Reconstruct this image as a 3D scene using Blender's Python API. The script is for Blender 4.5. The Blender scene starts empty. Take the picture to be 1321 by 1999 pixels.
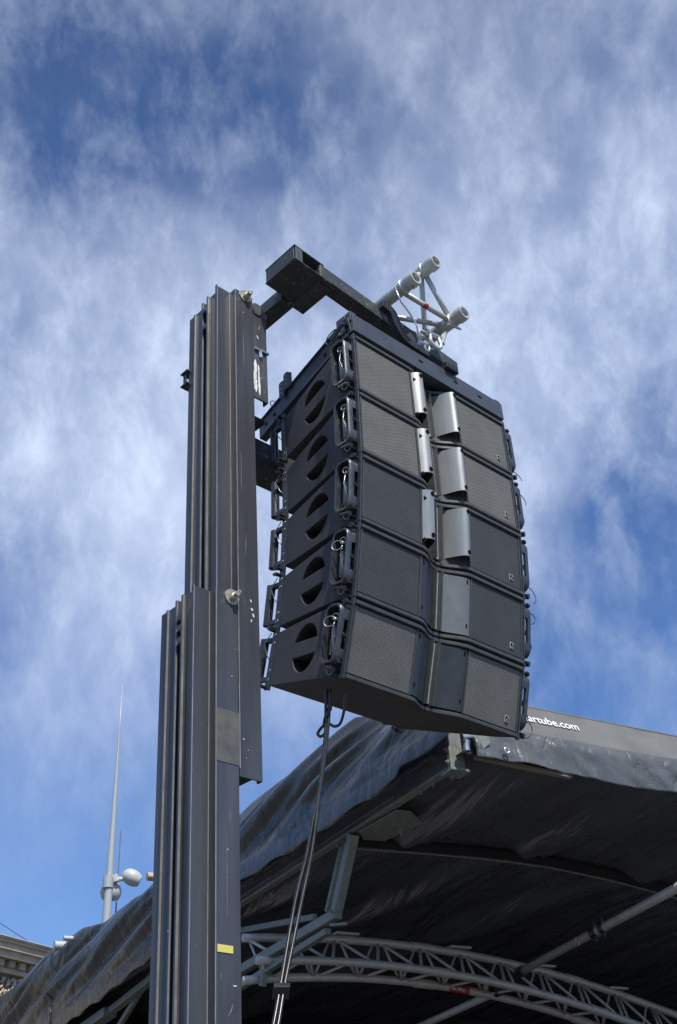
import bpy, bmesh, math, random
from math import sin, cos, radians, pi, hypot, atan, sqrt
from mathutils import Vector as V, Matrix, noise as mnoise
random.seed(7)
SC = bpy.context.scene
COL = SC.collection

# ------------------------------------------------------------------ camera
F_PX = 2202.0; CX, CY = 660.5, 999.5                    # photograph 1321 x 1999
_zx, _zy = 429-CX, CY+2280
_n = hypot(_zx, _zy); PITCH = atan(F_PX/_n); _rx, _ry = _zx/_n, _zy/_n
_R0 = V((1, 0, 0)); _U0 = V((0, -sin(PITCH), cos(PITCH))); FW = V((0, cos(PITCH), sin(PITCH)))
XC = _ry*_R0 + _rx*_U0; YC = -_rx*_R0 + _ry*_U0
CAM = V((0, 0, 1.6))
cd = bpy.data.cameras.new('camera'); cam = bpy.data.objects.new('camera', cd); COL.objects.link(cam)
m3 = Matrix((XC, YC, -FW)).transposed().to_4x4(); m3.translation = CAM
cam.matrix_world = m3
cd.sensor_fit = 'VERTICAL'; cd.sensor_height = 36.0; cd.lens = 36.0*F_PX/1999.0
cd.clip_start = 0.05; cd.clip_end = 20000
SC.camera = cam

# ------------------------------------------------------------------ world, sun, exposure
SUN_AZ = 158.0      # compass degrees from +Y clockwise
SUN_EL = 54.0
SKY_TINT = (0.46, 0.74, 1.12, 1)
CLOUD_COL = (6.3, 7.2, 9.1, 1)
SKY_LOC = (3.35, 1.6, 0.45)
w = bpy.data.worlds.new("World"); SC.world = w; w.use_nodes = True
nt = w.node_tree; nt.nodes.clear()
def wn(t): return nt.nodes.new(t)
out = wn('ShaderNodeOutputWorld'); bg = wn('ShaderNodeBackground'); bg.inputs[1].default_value = 0.10
sky = wn('ShaderNodeTexSky'); sky.sky_type = 'NISHITA'; sky.sun_disc = False
sky.sun_elevation = radians(SUN_EL); sky.sun_rotation = radians(SUN_AZ)
sky.air_density = 1.0; sky.dust_density = 0.6; sky.ozone_density = 2.0
tc = wn('ShaderNodeTexCoord'); sep = wn('ShaderNodeSeparateXYZ'); nt.links.new(tc.outputs['Generated'], sep.inputs[0])
def M(op, a, b=None, c=None, clamp=False):
    n = wn('ShaderNodeMath'); n.operation = op; n.use_clamp = clamp
    for i, x in enumerate((a, b, c)):
        if x is None: continue
        if isinstance(x, (int, float)): n.inputs[i].default_value = x
        else: nt.links.new(x, n.inputs[i])
    return n.outputs[0]
def cloud(rot, stretch, scale, detail, rough, dist, loc=(0, 0, 0)):
    mp = wn('ShaderNodeMapping'); mp.inputs['Rotation'].default_value = tuple(radians(r) for r in rot)
    mp.inputs['Scale'].default_value = stretch; mp.inputs['Location'].default_value = loc
    nt.links.new(tc.outputs['Generated'], mp.inputs[0])
    nz = wn('ShaderNodeTexNoise'); nz.inputs['Scale'].default_value = scale; nz.inputs['Detail'].default_value = detail
    nz.inputs['Roughness'].default_value = rough; nz.inputs['Distortion'].default_value = dist
    nt.links.new(mp.outputs[0], nz.inputs['Vector']); return nz.outputs[0]
def ramp(x, lo, hi):
    n = wn('ShaderNodeMapRange'); n.interpolation_type = 'SMOOTHSTEP'
    nt.links.new(x, n.inputs[0]); n.inputs[1].default_value = lo; n.inputs[2].default_value = hi
    return n.outputs[0]
c_big = ramp(cloud((0, 25, 0), (1.0, 1.0, 0.9), 2.6, 4, 0.5, 0.4, SKY_LOC), 0.34, 0.66)
c_med = ramp(cloud((0, 38, 10), (1.2, 1.0, 0.8), 5.5, 9, 0.58, 0.15, (0.3, 5.2, 1.0)), 0.32, 0.74)
c_fine = ramp(cloud((0, 52, 0), (1.5, 1.0, 0.75), 15.0, 12, 0.64, 0.2, (7.3, 2.2, 0)), 0.36, 0.78)
mix = M('ADD', M('MULTIPLY', c_big, 0.50), M('ADD', M('MULTIPLY', c_med, 0.34), M('MULTIPLY', c_fine, 0.30)))
mix = M('MULTIPLY', M('SUBTRACT', mix, 0.17), 1.05)
low = ramp(sep.outputs[2], 0.22, 0.62)                                         # clearer air near the horizon
high = ramp(sep.outputs[2], 0.66, 0.92)                                        # thinner veil overhead
mix = M('MULTIPLY', mix, M('SUBTRACT', M('ADD', M('MULTIPLY', low, 0.98), 0.14), M('MULTIPLY', high, 0.34)), clamp=True)
sm = wn('ShaderNodeMath'); sm.operation = 'SMOOTH_MAX'; nt.links.new(mix, sm.inputs[0]); nt.links.new(M('MULTIPLY', c_fine, M('MULTIPLY', low, 0.30)), sm.inputs[1]); sm.inputs[2].default_value = 0.22
mix = sm.outputs[0]
mixc = wn('ShaderNodeMix'); mixc.data_type = 'RGBA'
tint = wn('ShaderNodeMix'); tint.data_type = 'RGBA'; tint.blend_type = 'MULTIPLY'; tint.inputs[0].default_value = 1.0
nt.links.new(sky.outputs[0], tint.inputs[6]); tint.inputs[7].default_value = SKY_TINT
nt.links.new(mix, mixc.inputs[0]); nt.links.new(tint.outputs[2], mixc.inputs[6]); mixc.inputs[7].default_value = CLOUD_COL
nt.links.new(M('MULTIPLY', M('SUBTRACT', 1.04, M('MULTIPLY', high, 0.26)), 0.10), bg.inputs[1])
nt.links.new(mixc.outputs[2], bg.inputs[0]); nt.links.new(bg.outputs[0], out.inputs[0])

sd = bpy.data.lights.new('sun', 'SUN'); sd.energy = 4.7; sd.angle = radians(0.55); sd.color = (1.0, 0.95, 0.86)
so = bpy.data.objects.new('sun', sd); COL.objects.link(so)
sv = V((sin(radians(SUN_AZ))*cos(radians(SUN_EL)), cos(radians(SUN_AZ))*cos(radians(SUN_EL)), sin(radians(SUN_EL))))
so.rotation_euler = (-sv).to_track_quat('-Z', 'Y').to_euler(); so.location = sv*50
SC.view_settings.view_transform = 'Standard'; SC.view_settings.look = 'None'
SC.view_settings.exposure = 0.27; SC.view_settings.gamma = 1.0
SC.render.engine = 'CYCLES'

# ------------------------------------------------------------------ frames
def az(d): d = radians(d); return V((sin(d), cos(d), 0))
Z = V((0, 0, 1))
def ray(px, py): return XC*((px-CX)/F_PX) + YC*((CY-py)/F_PX) + FW
def hit(px, py, P0, N):
    r = ray(px, py); return CAM + r*((P0-CAM).dot(N)/r.dot(N))
def at(px, py, dist): return CAM + ray(px, py).normalized()*dist
A_, B_ = az(45.2), az(-44.8)                             # array frame: along its width, and backwards
PHI = radians(44.8)
P0 = at(688, 650, 6.7)                                   # top front corner of the speaker stack
def ab(a, b, z): return P0 + A_*a + B_*b + Z*z
P_, Q_ = az(59.5), az(-30.5)                                 # stage frame: along its front, and along its side
C0 = at(900, 1455, 8.0)                                  # corner of the stage roof
def pq(p, q, z): return C0 + P_*p + Q_*q + Z*z

# ------------------------------------------------------------------ materials
def mat(name, col, rough=0.5, metal=0.0, var=0.15, vscale=8.0, bump=0.0, bscale=40.0, spec=0.5, stretch=(1, 1, 1),
        spots=None, spot_scale=20.0, spot_lo=0.62, spot_hi=0.68, sheen=0.0, transl=0.0, spot_stretch=(1, 1, 1), crease=0.0, streak=0.0):
    m = bpy.data.materials.new(name); m.use_nodes = True; t = m.node_tree; bs = t.nodes['Principled BSDF']
    L = t.links.new
    tcn = t.nodes.new('ShaderNodeTexCoord'); mp = t.nodes.new('ShaderNodeMapping')
    mp.inputs['Scale'].default_value = stretch
    oi = t.nodes.new('ShaderNodeObjectInfo'); vm = t.nodes.new('ShaderNodeVectorMath'); vm.operation = 'SCALE'; vm.inputs[0].default_value = (7.1, 5.3, 9.7); L(oi.outputs['Random'], vm.inputs['Scale'])
    va = t.nodes.new('ShaderNodeVectorMath'); va.operation = 'ADD'; L(tcn.outputs['Object'], va.inputs[0]); L(vm.outputs[0], va.inputs[1]); L(va.outputs[0], mp.inputs[0])
    nz = t.nodes.new('ShaderNodeTexNoise'); nz.inputs['Scale'].default_value = vscale; nz.inputs['Detail'].default_value = 8
    nz.inputs['Roughness'].default_value = 0.6
    L(mp.outputs[0], nz.inputs['Vector'])
    mr = t.nodes.new('ShaderNodeMapRange'); L(nz.outputs[0], mr.inputs[0]); mr.inputs[1].default_value = 0.25; mr.inputs[2].default_value = 0.75
    mr.inputs[3].default_value = 1-var; mr.inputs[4].default_value = 1+var
    mx = t.nodes.new('ShaderNodeMix'); mx.data_type = 'RGBA'; mx.blend_type = 'MULTIPLY'; mx.inputs[0].default_value = 1
    mx.inputs[6].default_value = (*col, 1); L(mr.outputs[0], mx.inputs[7])
    last = mx.outputs[2]
    if spots:
        n2 = t.nodes.new('ShaderNodeTexNoise'); n2.inputs['Scale'].default_value = spot_scale; n2.inputs['Detail'].default_value = 6
        n2.inputs['Roughness'].default_value = 0.7; n2.inputs['Distortion'].default_value = 0.4
        m9 = t.nodes.new('ShaderNodeMapping'); m9.inputs['Scale'].default_value = spot_stretch; L(va.outputs[0], m9.inputs[0]); L(m9.outputs[0], n2.inputs['Vector'])
        r2 = t.nodes.new('ShaderNodeMapRange'); L(n2.outputs[0], r2.inputs[0]); r2.inputs[1].default_value = spot_lo; r2.inputs[2].default_value = spot_hi
        m2 = t.nodes.new('ShaderNodeMix'); m2.data_type = 'RGBA'; L(r2.outputs[0], m2.inputs[0]); L(last, m2.inputs[6]); m2.inputs[7].default_value = (*spots, 1)
        last = m2.outputs[2]
    L(last, bs.inputs['Base Color'])
    rr = t.nodes.new('ShaderNodeMapRange'); L(nz.outputs[0], rr.inputs[0]); rr.inputs[1].default_value = 0.2; rr.inputs[2].default_value = 0.8
    rr.inputs[3].default_value = max(0.05, rough-0.1); rr.inputs[4].default_value = min(1, rough+0.1); L(rr.outputs[0], bs.inputs['Roughness'])
    bs.inputs['Metallic'].default_value = metal; bs.inputs['Specular IOR Level'].default_value = spec
    if sheen: bs.inputs['Sheen Weight'].default_value = sheen
    if bump:
        n3 = t.nodes.new('ShaderNodeTexNoise'); n3.inputs['Scale'].default_value = bscale; n3.inputs['Detail'].default_value = 6
        L(va.outputs[0], n3.inputs['Vector'])
        bp = t.nodes.new('ShaderNodeBump'); bp.inputs['Strength'].default_value = bump; bp.inputs['Distance'].default_value = 0.01
        L(n3.outputs[0], bp.inputs['Height']); L(bp.outputs[0], bs.inputs['Normal'])
        if crease:      # sharp creases: ridged, stretched noise
            mc = t.nodes.new('ShaderNodeMapping'); mc.inputs['Rotation'].default_value = (.5, .6, .2); mc.inputs['Scale'].default_value = (1.6, 1.0, .55); L(va.outputs[0], mc.inputs[0])
            n4 = t.nodes.new('ShaderNodeTexNoise'); n4.inputs['Scale'].default_value = 2.6; n4.inputs['Detail'].default_value = 5; n4.inputs['Distortion'].default_value = .6; L(mc.outputs[0], n4.inputs['Vector'])
            a1 = t.nodes.new('ShaderNodeMath'); a1.operation = 'SUBTRACT'; L(n4.outputs[0], a1.inputs[0]); a1.inputs[1].default_value = .5
            a2 = t.nodes.new('ShaderNodeMath'); a2.operation = 'ABSOLUTE'; L(a1.outputs[0], a2.inputs[0])
            a3 = t.nodes.new('ShaderNodeMath'); a3.operation = 'POWER'; L(a2.outputs[0], a3.inputs[0]); a3.inputs[1].default_value = .6
            b2 = t.nodes.new('ShaderNodeBump'); b2.inputs['Strength'].default_value = crease; b2.inputs['Distance'].default_value = .12; L(a3.outputs[0], b2.inputs['Height']); L(bp.outputs[0], b2.inputs['Normal']); L(b2.outputs[0], bs.inputs['Normal'])
        if streak:      # long folds that run from the front of the roof to its back
            mc = t.nodes.new('ShaderNodeMapping'); mc.vector_type = 'TEXTURE'; mc.inputs['Rotation'].default_value = (0, 0, radians(24)); mc.inputs['Scale'].default_value = (.30, 2.6, 1); L(tcn.outputs['Object'], mc.inputs[0])
            n4 = t.nodes.new('ShaderNodeTexNoise'); n4.inputs['Scale'].default_value = 1.0; n4.inputs['Detail'].default_value = 6; n4.inputs['Distortion'].default_value = .8; L(mc.outputs[0], n4.inputs['Vector'])
            b2 = t.nodes.new('ShaderNodeBump'); b2.inputs['Strength'].default_value = streak; b2.inputs['Distance'].default_value = .25; L(n4.outputs[0], b2.inputs['Height']); L(bp.outputs[0], b2.inputs['Normal']); L(b2.outputs[0], bs.inputs['Normal'])
    return m

def grille_mat(name, c_hi, c_lo, pitch):
    m = bpy.data.materials.new(name); m.use_nodes = True; t = m.node_tree; bs = t.nodes['Principled BSDF']; L = t.links.new
    tcn = t.nodes.new('ShaderNodeTexCoord'); mp = t.nodes.new('ShaderNodeMapping'); L(tcn.outputs['Object'], mp.inputs[0])
    mp.inputs['Rotation'].default_value = (0, radians(28), 0)
    wv = t.nodes.new('ShaderNodeTexWave'); wv.bands_direction = 'Z'; wv.inputs['Scale'].default_value = 0.314/pitch*1.0
    wv.inputs['Distortion'].default_value = 0.25; wv.inputs['Detail'].default_value = 1; wv.inputs['Detail Scale'].default_value = 6
    L(mp.outputs[0], wv.inputs['Vector'])
    vo = t.nodes.new('ShaderNodeTexVoronoi'); vo.inputs['Scale'].default_value = 1.0/pitch; vo.inputs['Randomness'].default_value = 0.35; L(tcn.outputs['Object'], vo.inputs['Vector'])
    r = t.nodes.new('ShaderNodeMapRange'); L(vo.outputs['Distance'], r.inputs[0]); r.inputs[1].default_value = 0.2; r.inputs[2].default_value = 0.6
    ad = t.nodes.new('ShaderNodeMath'); ad.operation = 'MULTIPLY_ADD'; L(wv.outputs['Fac'], ad.inputs[0]); ad.inputs[1].default_value = 0.55
    mu = t.nodes.new('ShaderNodeMath'); mu.operation = 'MULTIPLY'; L(r.outputs[0], mu.inputs[0]); mu.inputs[1].default_value = 0.45; L(mu.outputs[0], ad.inputs[2])
    nz = t.nodes.new('ShaderNodeTexNoise'); nz.inputs['Scale'].default_value = 7; nz.inputs['Detail'].default_value = 5; L(tcn.outputs['Object'], nz.inputs['Vector'])
    mr = t.nodes.new('ShaderNodeMapRange'); L(nz.outputs[0], mr.inputs[0]); mr.inputs[3].default_value = 0.75; mr.inputs[4].default_value = 1.25
    mx = t.nodes.new('ShaderNodeMix'); mx.data_type = 'RGBA'; L(ad.outputs[0], mx.inputs[0]); mx.inputs[6].default_value = (*c_lo, 1); mx.inputs[7].default_value = (*c_hi, 1)
    m2 = t.nodes.new('ShaderNodeMix'); m2.data_type = 'RGBA'; m2.blend_type = 'MULTIPLY'; m2.inputs[0].default_value = 1; L(mx.outputs[2], m2.inputs[6]); L(mr.outputs[0], m2.inputs[7])
    L(m2.outputs[2], bs.inputs['Base Color']); bs.inputs['Roughness'].default_value = 0.6
    bs.inputs['Specular IOR Level'].default_value = 0.25
    bp = t.nodes.new('ShaderNodeBump'); bp.inputs['Strength'].default_value = 0.3; bp.inputs['Distance'].default_value = 0.002; L(ad.outputs[0], bp.inputs['Height']); L(bp.outputs[0], bs.inputs['Normal'])
    return m

MT = {}
MT['mast'] = mat('mast_paint', (0.068, 0.071, 0.080), 0.36, 0.35, 0.36, 7.0, 0.08, 60, 0.5, (1, 1, 0.10), (0.26, 0.25, 0.24), 60, 0.66, 0.74, spot_stretch=(1, 1, .22))
MT['mast_bare'] = mat('mast_worn_patch', (0.092, 0.091, 0.084), 0.55, 0.15, 0.3, 14, 0.1, 60)
MT['edge'] = mat('mast_pale_edge', (0.30, 0.29, 0.275), 0.45, 0.5, 0.2, 10)  # pale tone for mast edge strips and scratches
MT['boom'] = mat('boom_steel', (0.048, 0.054, 0.054), 0.5, 0.2, 0.3, 9, 0.15, 50, 0.5, (1, 1, 1), (0.40, 0.39, 0.37), 30, 0.605, 0.67, spot_stretch=(1, 1, 2.2))
MT['carriage'] = mat('carriage_worn_steel', (0.10, 0.10, 0.11), 0.38, 0.45, 0.3, 8, 0.1, 50, 0.5, (3, 3, 0.4), (0.62, 0.60, 0.56), 13, 0.60, 0.64)
MT['white'] = mat('white_scuff', (0.70, 0.69, 0.66), 0.6)
MT['yellow'] = mat('yellow_tape', (0.58, 0.50, 0.12), 0.6, 0, 0.12)
MT['zinc'] = mat('zinc_bolt', (0.50, 0.47, 0.38), 0.35, 0.7, 0.2, 30)
MT['zinc_dark'] = mat('dull_steel', (0.30, 0.30, 0.30), 0.35, 0.8, 0.3, 40)
MT['chrome'] = mat('chromed_steel', (0.62, 0.62, 0.60), 0.25, 0.9, 0.15, 30)
MT['alu'] = mat('truss_aluminium', (0.50, 0.52, 0.49), 0.42, 0.35, 0.12, 12, 0.03, 60)
MT['alu_stage'] = mat('stage_truss_aluminium', (0.48, 0.455, 0.425), 0.45, 0.25, 0.15, 10)
MT['galv'] = mat('galvanised_steel', (0.185, 0.205, 0.19), 0.55, 0.2, 0.30, 24, 0.05, 40)
MT['cab'] = mat('cabinet_black_paint', (0.056, 0.054, 0.055), 0.6, 0.0, 0.30, 5, 0.25, 350, 0.35, (1, 1, 1), (0.16, 0.15, 0.14), 55, 0.665, 0.72)
MT['cab_edge'] = mat('cabinet_lip_paint', (0.060, 0.062, 0.064), 0.42, 0.0, 0.25, 20, 0.06, 120, 0.5)
MT['black'] = mat('black_void', (0.004, 0.004, 0.006), 0.9, 0, 0.1, spec=.1)
MT['rubber'] = mat('pocket_black', (0.016, 0.016, 0.018), 0.5, 0, 0.1)
MT['rail'] = mat('rigging_steel', (0.065, 0.072, 0.082), 0.38, 0.45, 0.25, 30, 0.05, 80)
MT['bumper'] = mat('bumper_paint', (0.058, 0.068, 0.082), 0.42, 0.15, 0.15, 10, 0.05, 80, 0.5, (1, 1, 1), (0.16, 0.17, 0.18), 30, 0.68, 0.72)
MT['plate_lit'] = mat('waveguide_lit', (0.27, 0.28, 0.275), 0.34, 0.35, 0.12, 9, 0.02, 100, 0.5, (1, 1, .3), (0.16, 0.16, 0.16), 45, 0.68, 0.74)  # waveguide plate with the sunlit tone painted into its colour
MT['plate_half_lit'] = mat('waveguide_half_lit', (0.14, 0.15, 0.155), 0.42, 0.2, 0.12, 10, 0.02, 100)  # same plate material, painted as half lit
MT['plate_shaded'] = mat('waveguide_shaded', (0.030, 0.036, 0.044), 0.45, 0.1, 0.2, 12, 0.02, 100)  # same plate material, shade painted into its colour
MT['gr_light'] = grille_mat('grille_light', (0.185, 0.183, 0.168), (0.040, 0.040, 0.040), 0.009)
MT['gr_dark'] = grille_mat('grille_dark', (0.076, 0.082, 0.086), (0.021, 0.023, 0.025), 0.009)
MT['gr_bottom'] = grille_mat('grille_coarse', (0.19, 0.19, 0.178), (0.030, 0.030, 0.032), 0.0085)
MT['badge'] = mat('badge_metal', (0.45, 0.43, 0.36), 0.4, 0.4)
MT['cable'] = mat('cable_rubber', (0.018, 0.018, 0.020), 0.35, 0, 0.2, 20)
MT['cord'] = mat('cord_rubber', (0.018, 0.018, 0.018), 0.28, 0.1, 0.2, 20)  # glossy black rubber for the whole cable length
MT['cable_grey'] = mat('cable_sunlit_rubber', (0.16, 0.155, 0.14), 0.3, 0.1, 0.2, 20)  # paler copy with sunlight painted in, put on no mesh
MT['fabric'] = mat('roof_fabric_charcoal', (0.036, 0.039, 0.038), 0.28, 0, 0.25, 3, 0.12, 14, 0.6, crease=.26)
MT['fascia'] = mat('fascia_fabric_grey', (0.125, 0.126, 0.122), 0.5, 0, 0.16, 3, 0.10, 20, 0.4, crease=.06)
MT['hem'] = mat('fascia_skirt_fabric', (0.085, 0.090, 0.095), 0.36, 0, 0.22, 5, 0.15, 10, 0.5, crease=.35)
MT['lining'] = mat('roof_lining_black', (0.080, 0.084, 0.100), 0.24, 0, 0.15, 2, 0.08, 16, 0.8, streak=.55)
MT['backdrop'] = mat('black_backdrop', (0.006, 0.006, 0.008), 0.9, 0, 0.2)
MT['letter'] = mat('white_lettering', (0.75, 0.75, 0.74), 0.6, 0, 0.04)
MT['red'] = mat('red_sticker', (0.35, 0.03, 0.04), 0.5, 0, 0.05)
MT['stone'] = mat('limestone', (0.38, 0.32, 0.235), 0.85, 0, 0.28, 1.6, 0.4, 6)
MT['stone_dark'] = mat('limestone_dark', (0.17, 0.145, 0.105), 0.9, 0, 0.3, 2.0, 0.4, 8)  # darker limestone tone for frieze, cornice soffit and front edge strip
MT['flash'] = mat('lead_flashing', (0.55, 0.55, 0.55), 0.5, 0.2, 0.1)
MT['pole'] = mat('pole_paint', (0.34, 0.37, 0.38), 0.45, 0.1, 0.05)
MT['lamp_shell'] = mat('spotlight_shell', (0.40, 0.42, 0.41), 0.45, 0, 0.05)
MT['glass'] = mat('spotlight_lens', (0.10, 0.11, 0.12), 0.15, 0, 0.05)
MT['asphalt'] = mat('square_paving', (0.11, 0.105, 0.10), 0.9, 0, 0.3, 0.8, 0.3, 20)

# ------------------------------------------------------------------ mesh helpers
def catmull(P, k=6):
    P = [V(p) for p in P]; out_ = []
    Q = [P[0]*2-P[1]]+P+[P[-1]*2-P[-2]]
    for i in range(1, len(Q)-2):
        for j in range(k):
            t = j/k; a, b, c, d = Q[i-1], Q[i], Q[i+1], Q[i+2]
            out_.append(0.5*((2*b)+(c-a)*t+(2*a-5*b+4*c-d)*t*t+(3*b-a-3*c+d)*t*t*t))
    return out_+[P[-1]]
class MB:
    def __init__(s): s.v = []; s.f = []; s.mi = []; s.m = 0
    def add(s, vs, fs, mi=0):
        o = len(s.v); s.v += [tuple(x) for x in vs]; s.f += [tuple(i+o for i in f) for f in fs]; s.mi += [mi]*len(fs)
    def box(s, lo, hi, T=None, mi=0):
        x0, y0, z0 = lo; x1, y1, z1 = hi
        vs = [V(p) for p in ((x0,y0,z0),(x1,y0,z0),(x1,y1,z0),(x0,y1,z0),(x0,y0,z1),(x1,y0,z1),(x1,y1,z1),(x0,y1,z1))]
        if T: vs = [T(*p) if callable(T) else T @ p for p in vs]
        s.add(vs, [(0,3,2,1),(4,5,6,7),(0,1,5,4),(1,2,6,5),(2,3,7,6),(3,0,4,7)], mi)
    def prism(s, poly, z0, z1, T=None, mi=0):
        """poly list of (x,y); z0,z1 numbers or functions of (x,y)"""
        n = len(poly); g = lambda z, p: z(*p) if callable(z) else z
        area = sum(poly[i][0]*poly[(i+1) % n][1]-poly[(i+1) % n][0]*poly[i][1] for i in range(n))
        if area < 0: poly = poly[::-1]
        vs = [V((p[0], p[1], g(z0, p))) for p in poly] + [V((p[0], p[1], g(z1, p))) for p in poly]
        if T: vs = [T(*p) if callable(T) else T @ p for p in vs]
        s.add(vs, [tuple(range(n))[::-1], tuple(range(n, 2*n))] + [(i, (i+1) % n, (i+1) % n+n, i+n) for i in range(n)], mi)
    def slab(s, pts, d, mi=0):
        """planar polygon of 3-D points given thickness vector d"""
        n = len(pts); vs = [V(p) for p in pts] + [V(p)+V(d) for p in pts]
        nrm = V((0, 0, 0))
        for i in range(n): nrm += V(pts[i]).cross(V(pts[(i+1) % n]))
        fs = [tuple(range(n))[::-1], tuple(range(n, 2*n))] + [(i, (i+1) % n, (i+1) % n+n, i+n) for i in range(n)]
        if nrm.dot(V(d)) < 0: fs = [f[::-1] for f in fs]
        s.add(vs, fs, mi)
    def bar(s, p, q, wd, ht, up=None, mi=0):
        p = V(p); q = V(q); d = (q-p).normalized(); u = V(up) if up else Z
        if abs(d.dot(u)) > .98: u = V((0, 1, 0))
        sd = d.cross(u).normalized(); u = sd.cross(d).normalized()
        vs = []
        for c in (p, q):
            for i, j in ((-1,-1),(1,-1),(1,1),(-1,1)): vs.append(c+sd*(wd/2*i)+u*(ht/2*j))
        s.add(vs, [(0,1,2,3),(7,6,5,4),(0,4,5,1),(1,5,6,2),(2,6,7,3),(3,7,4,0)], mi)
    def tube(s, pts, r, n=12, closed=False, cap=True, mi=0):
        pts = [V(p) for p in pts]; N = len(pts); rings = []
        rr = r if isinstance(r, (list, tuple)) else [r]*N
        u = None
        for i, p in enumerate(pts):
            if closed: d = (pts[(i+1) % N]-pts[i-1]).normalized()
            else: d = (pts[min(i+1, N-1)]-pts[max(i-1, 0)]).normalized()
            if u is None:
                u = d.orthogonal().normalized()
            u = (u-d*u.dot(d)).normalized(); v = d.cross(u)
            rings.append([p+(u*cos(2*pi*k/n)+v*sin(2*pi*k/n))*rr[i] for k in range(n)])
        vs = [x for g in rings for x in g]; fs = []
        for i in range(N if closed else N-1):
            j = (i+1) % N
            for k in range(n): fs.append((i*n+k, i*n+(k+1) % n, j*n+(k+1) % n, j*n+k))
        if cap and not closed: fs += [tuple(range(n))[::-1], tuple((N-1)*n+k for k in range(n))]
        s.add(vs, fs, mi)
    def ribbon(s, pts, wd, th, wdir):
        pts = [V(p) for p in pts]
        for i in range(len(pts)-1): s.bar(pts[i], pts[i+1], wd, th, V(wdir).cross(pts[i+1]-pts[i]).normalized())
    def grid(s, fn, nu, nv, mi=0, flip=False):
        vs = [fn(i/nu, j/nv) for j in range(nv+1) for i in range(nu+1)]
        fs = []
        for j in range(nv):
            for i in range(nu):
                q = (j*(nu+1)+i, j*(nu+1)+i+1, (j+1)*(nu+1)+i+1, (j+1)*(nu+1)+i); fs.append(q[::-1] if flip else q)
        s.add(vs, fs, mi)
    def build(s, name, m, parent=None, smooth=None, bevel=0.0, solid=0.0, origin=None):
        me = bpy.data.meshes.new(name)
        vs = s.v
        if origin is not None: vs = [tuple(V(p)-V(origin)) for p in vs]
        me.from_pydata(vs, [], s.f); me.update()
        ms = m if isinstance(m, list) else [m]
        for x in ms: me.materials.append(x)
        for p, k in zip(me.polygons, s.mi): p.material_index = k
        o = bpy.data.objects.new(name, me); COL.objects.link(o)
        if origin is not None: o.location = origin
        if parent is not None: o.parent = parent
        if smooth:
            for p in me.polygons: p.use_smooth = True
            if smooth != 'all': me.set_sharp_from_angle(angle=radians(smooth))
        if solid:
            md = o.modifiers.new('thickness', 'SOLIDIFY'); md.thickness = solid; md.offset = 0
        if bevel:
            md = o.modifiers.new('bevel', 'BEVEL'); md.width = bevel; md.segments = 2; md.limit_method = 'ANGLE'; md.angle_limit = radians(40)
        return o
def empty(name, loc, label=None, cat=None, group=None, rot=(0, 0, 0)):
    o = bpy.data.objects.new(name, None); COL.objects.link(o); o.location = loc; o.rotation_euler = rot; o.empty_display_size = 0.2
    tag(o, label, cat, group); return o
def tag(o, label=None, cat=None, group=None, kind=None):
    if label: o['label'] = label
    if cat: o['category'] = cat
    if group: o['group'] = group
    if kind: o['kind'] = kind
    return o
def kids(o): return [c for c in bpy.data.objects if c.parent == o]
def copy_tree(o, parent=None):
    c = o.copy(); COL.objects.link(c); c.parent = parent
    for ch in kids(o): copy_tree(ch, c)
    return c
def ring(c, n, r, k=20, a0=0, a1=2*pi):
    n = V(n).normalized(); u = n.orthogonal().normalized(); v = n.cross(u)
    return [V(c)+(u*cos(a0+(a1-a0)*i/k)+v*sin(a0+(a1-a0)*i/k))*r for i in range(k)]
def L2W(root):   # world->local of an unrotated empty
    return lambda p: V(p)-V(root.location)

# ------------------------------------------------------------------ ground
g = MB(); S = 6000
g.add([(-S,-S,0),(S,-S,0),(S,S,0),(-S,S,0)], [(0,1,2,3)])
tag(g.build('ground', MT['asphalt']), kind='structure')

# ------------------------------------------------------------------ stage roof
def fold(x, y, s=1.0):
    return (mnoise.noise(V((x, y, s*3.1)))*0.6 + mnoise.noise(V((x*2.1, y*2.3, s*7.7)))*0.3 + mnoise.noise(V((x*4.7, y*5.1, s)))*0.12)
def interp(tab, x):
    if x <= tab[0][0]: return tab[0][1]
    for (x0, y0), (x1, y1) in zip(tab, tab[1:]):
        if x <= x1: return y0+(y1-y0)*(x-x0)/(x1-x0)
    return tab[-1][1]
SR = empty('stage_roof', pq(0, 0, 0), 'dark fabric covered stage roof with a black interior behind the tower', 'stage roof')
def S_(p, q, z): return P_*p+Q_*q+Z*z            # local coordinates of the stage roof
SKL = 24.0
SL = 13.0                                        # side length
def tabq(pxs, p):
    return sorted((lambda P: (P.dot(Q_), P.z))(hit(x, y, C0+P_*p, P_)-C0) for x, y in pxs)
top_tab = tabq([(880, 1318), (820, 1352), (770, 1385), (700, 1402), (600, 1478), (480, 1578), (400, 1645), (300, 1726), (200, 1800), (150, 1818), (105, 1852), (60, 1893), (0, 1948), (-80, 2010)], .13)
bot_tab = tabq([(779, 1522), (684, 1588), (611, 1637), (470, 1724), (300, 1868), (200, 1950), (130, 2002), (0, 2100), (-80, 2170)], -.16)
QS = hit(779, 1500, C0-P_*.16, P_).__sub__(C0).dot(Q_)
Q00 = -.12
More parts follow.
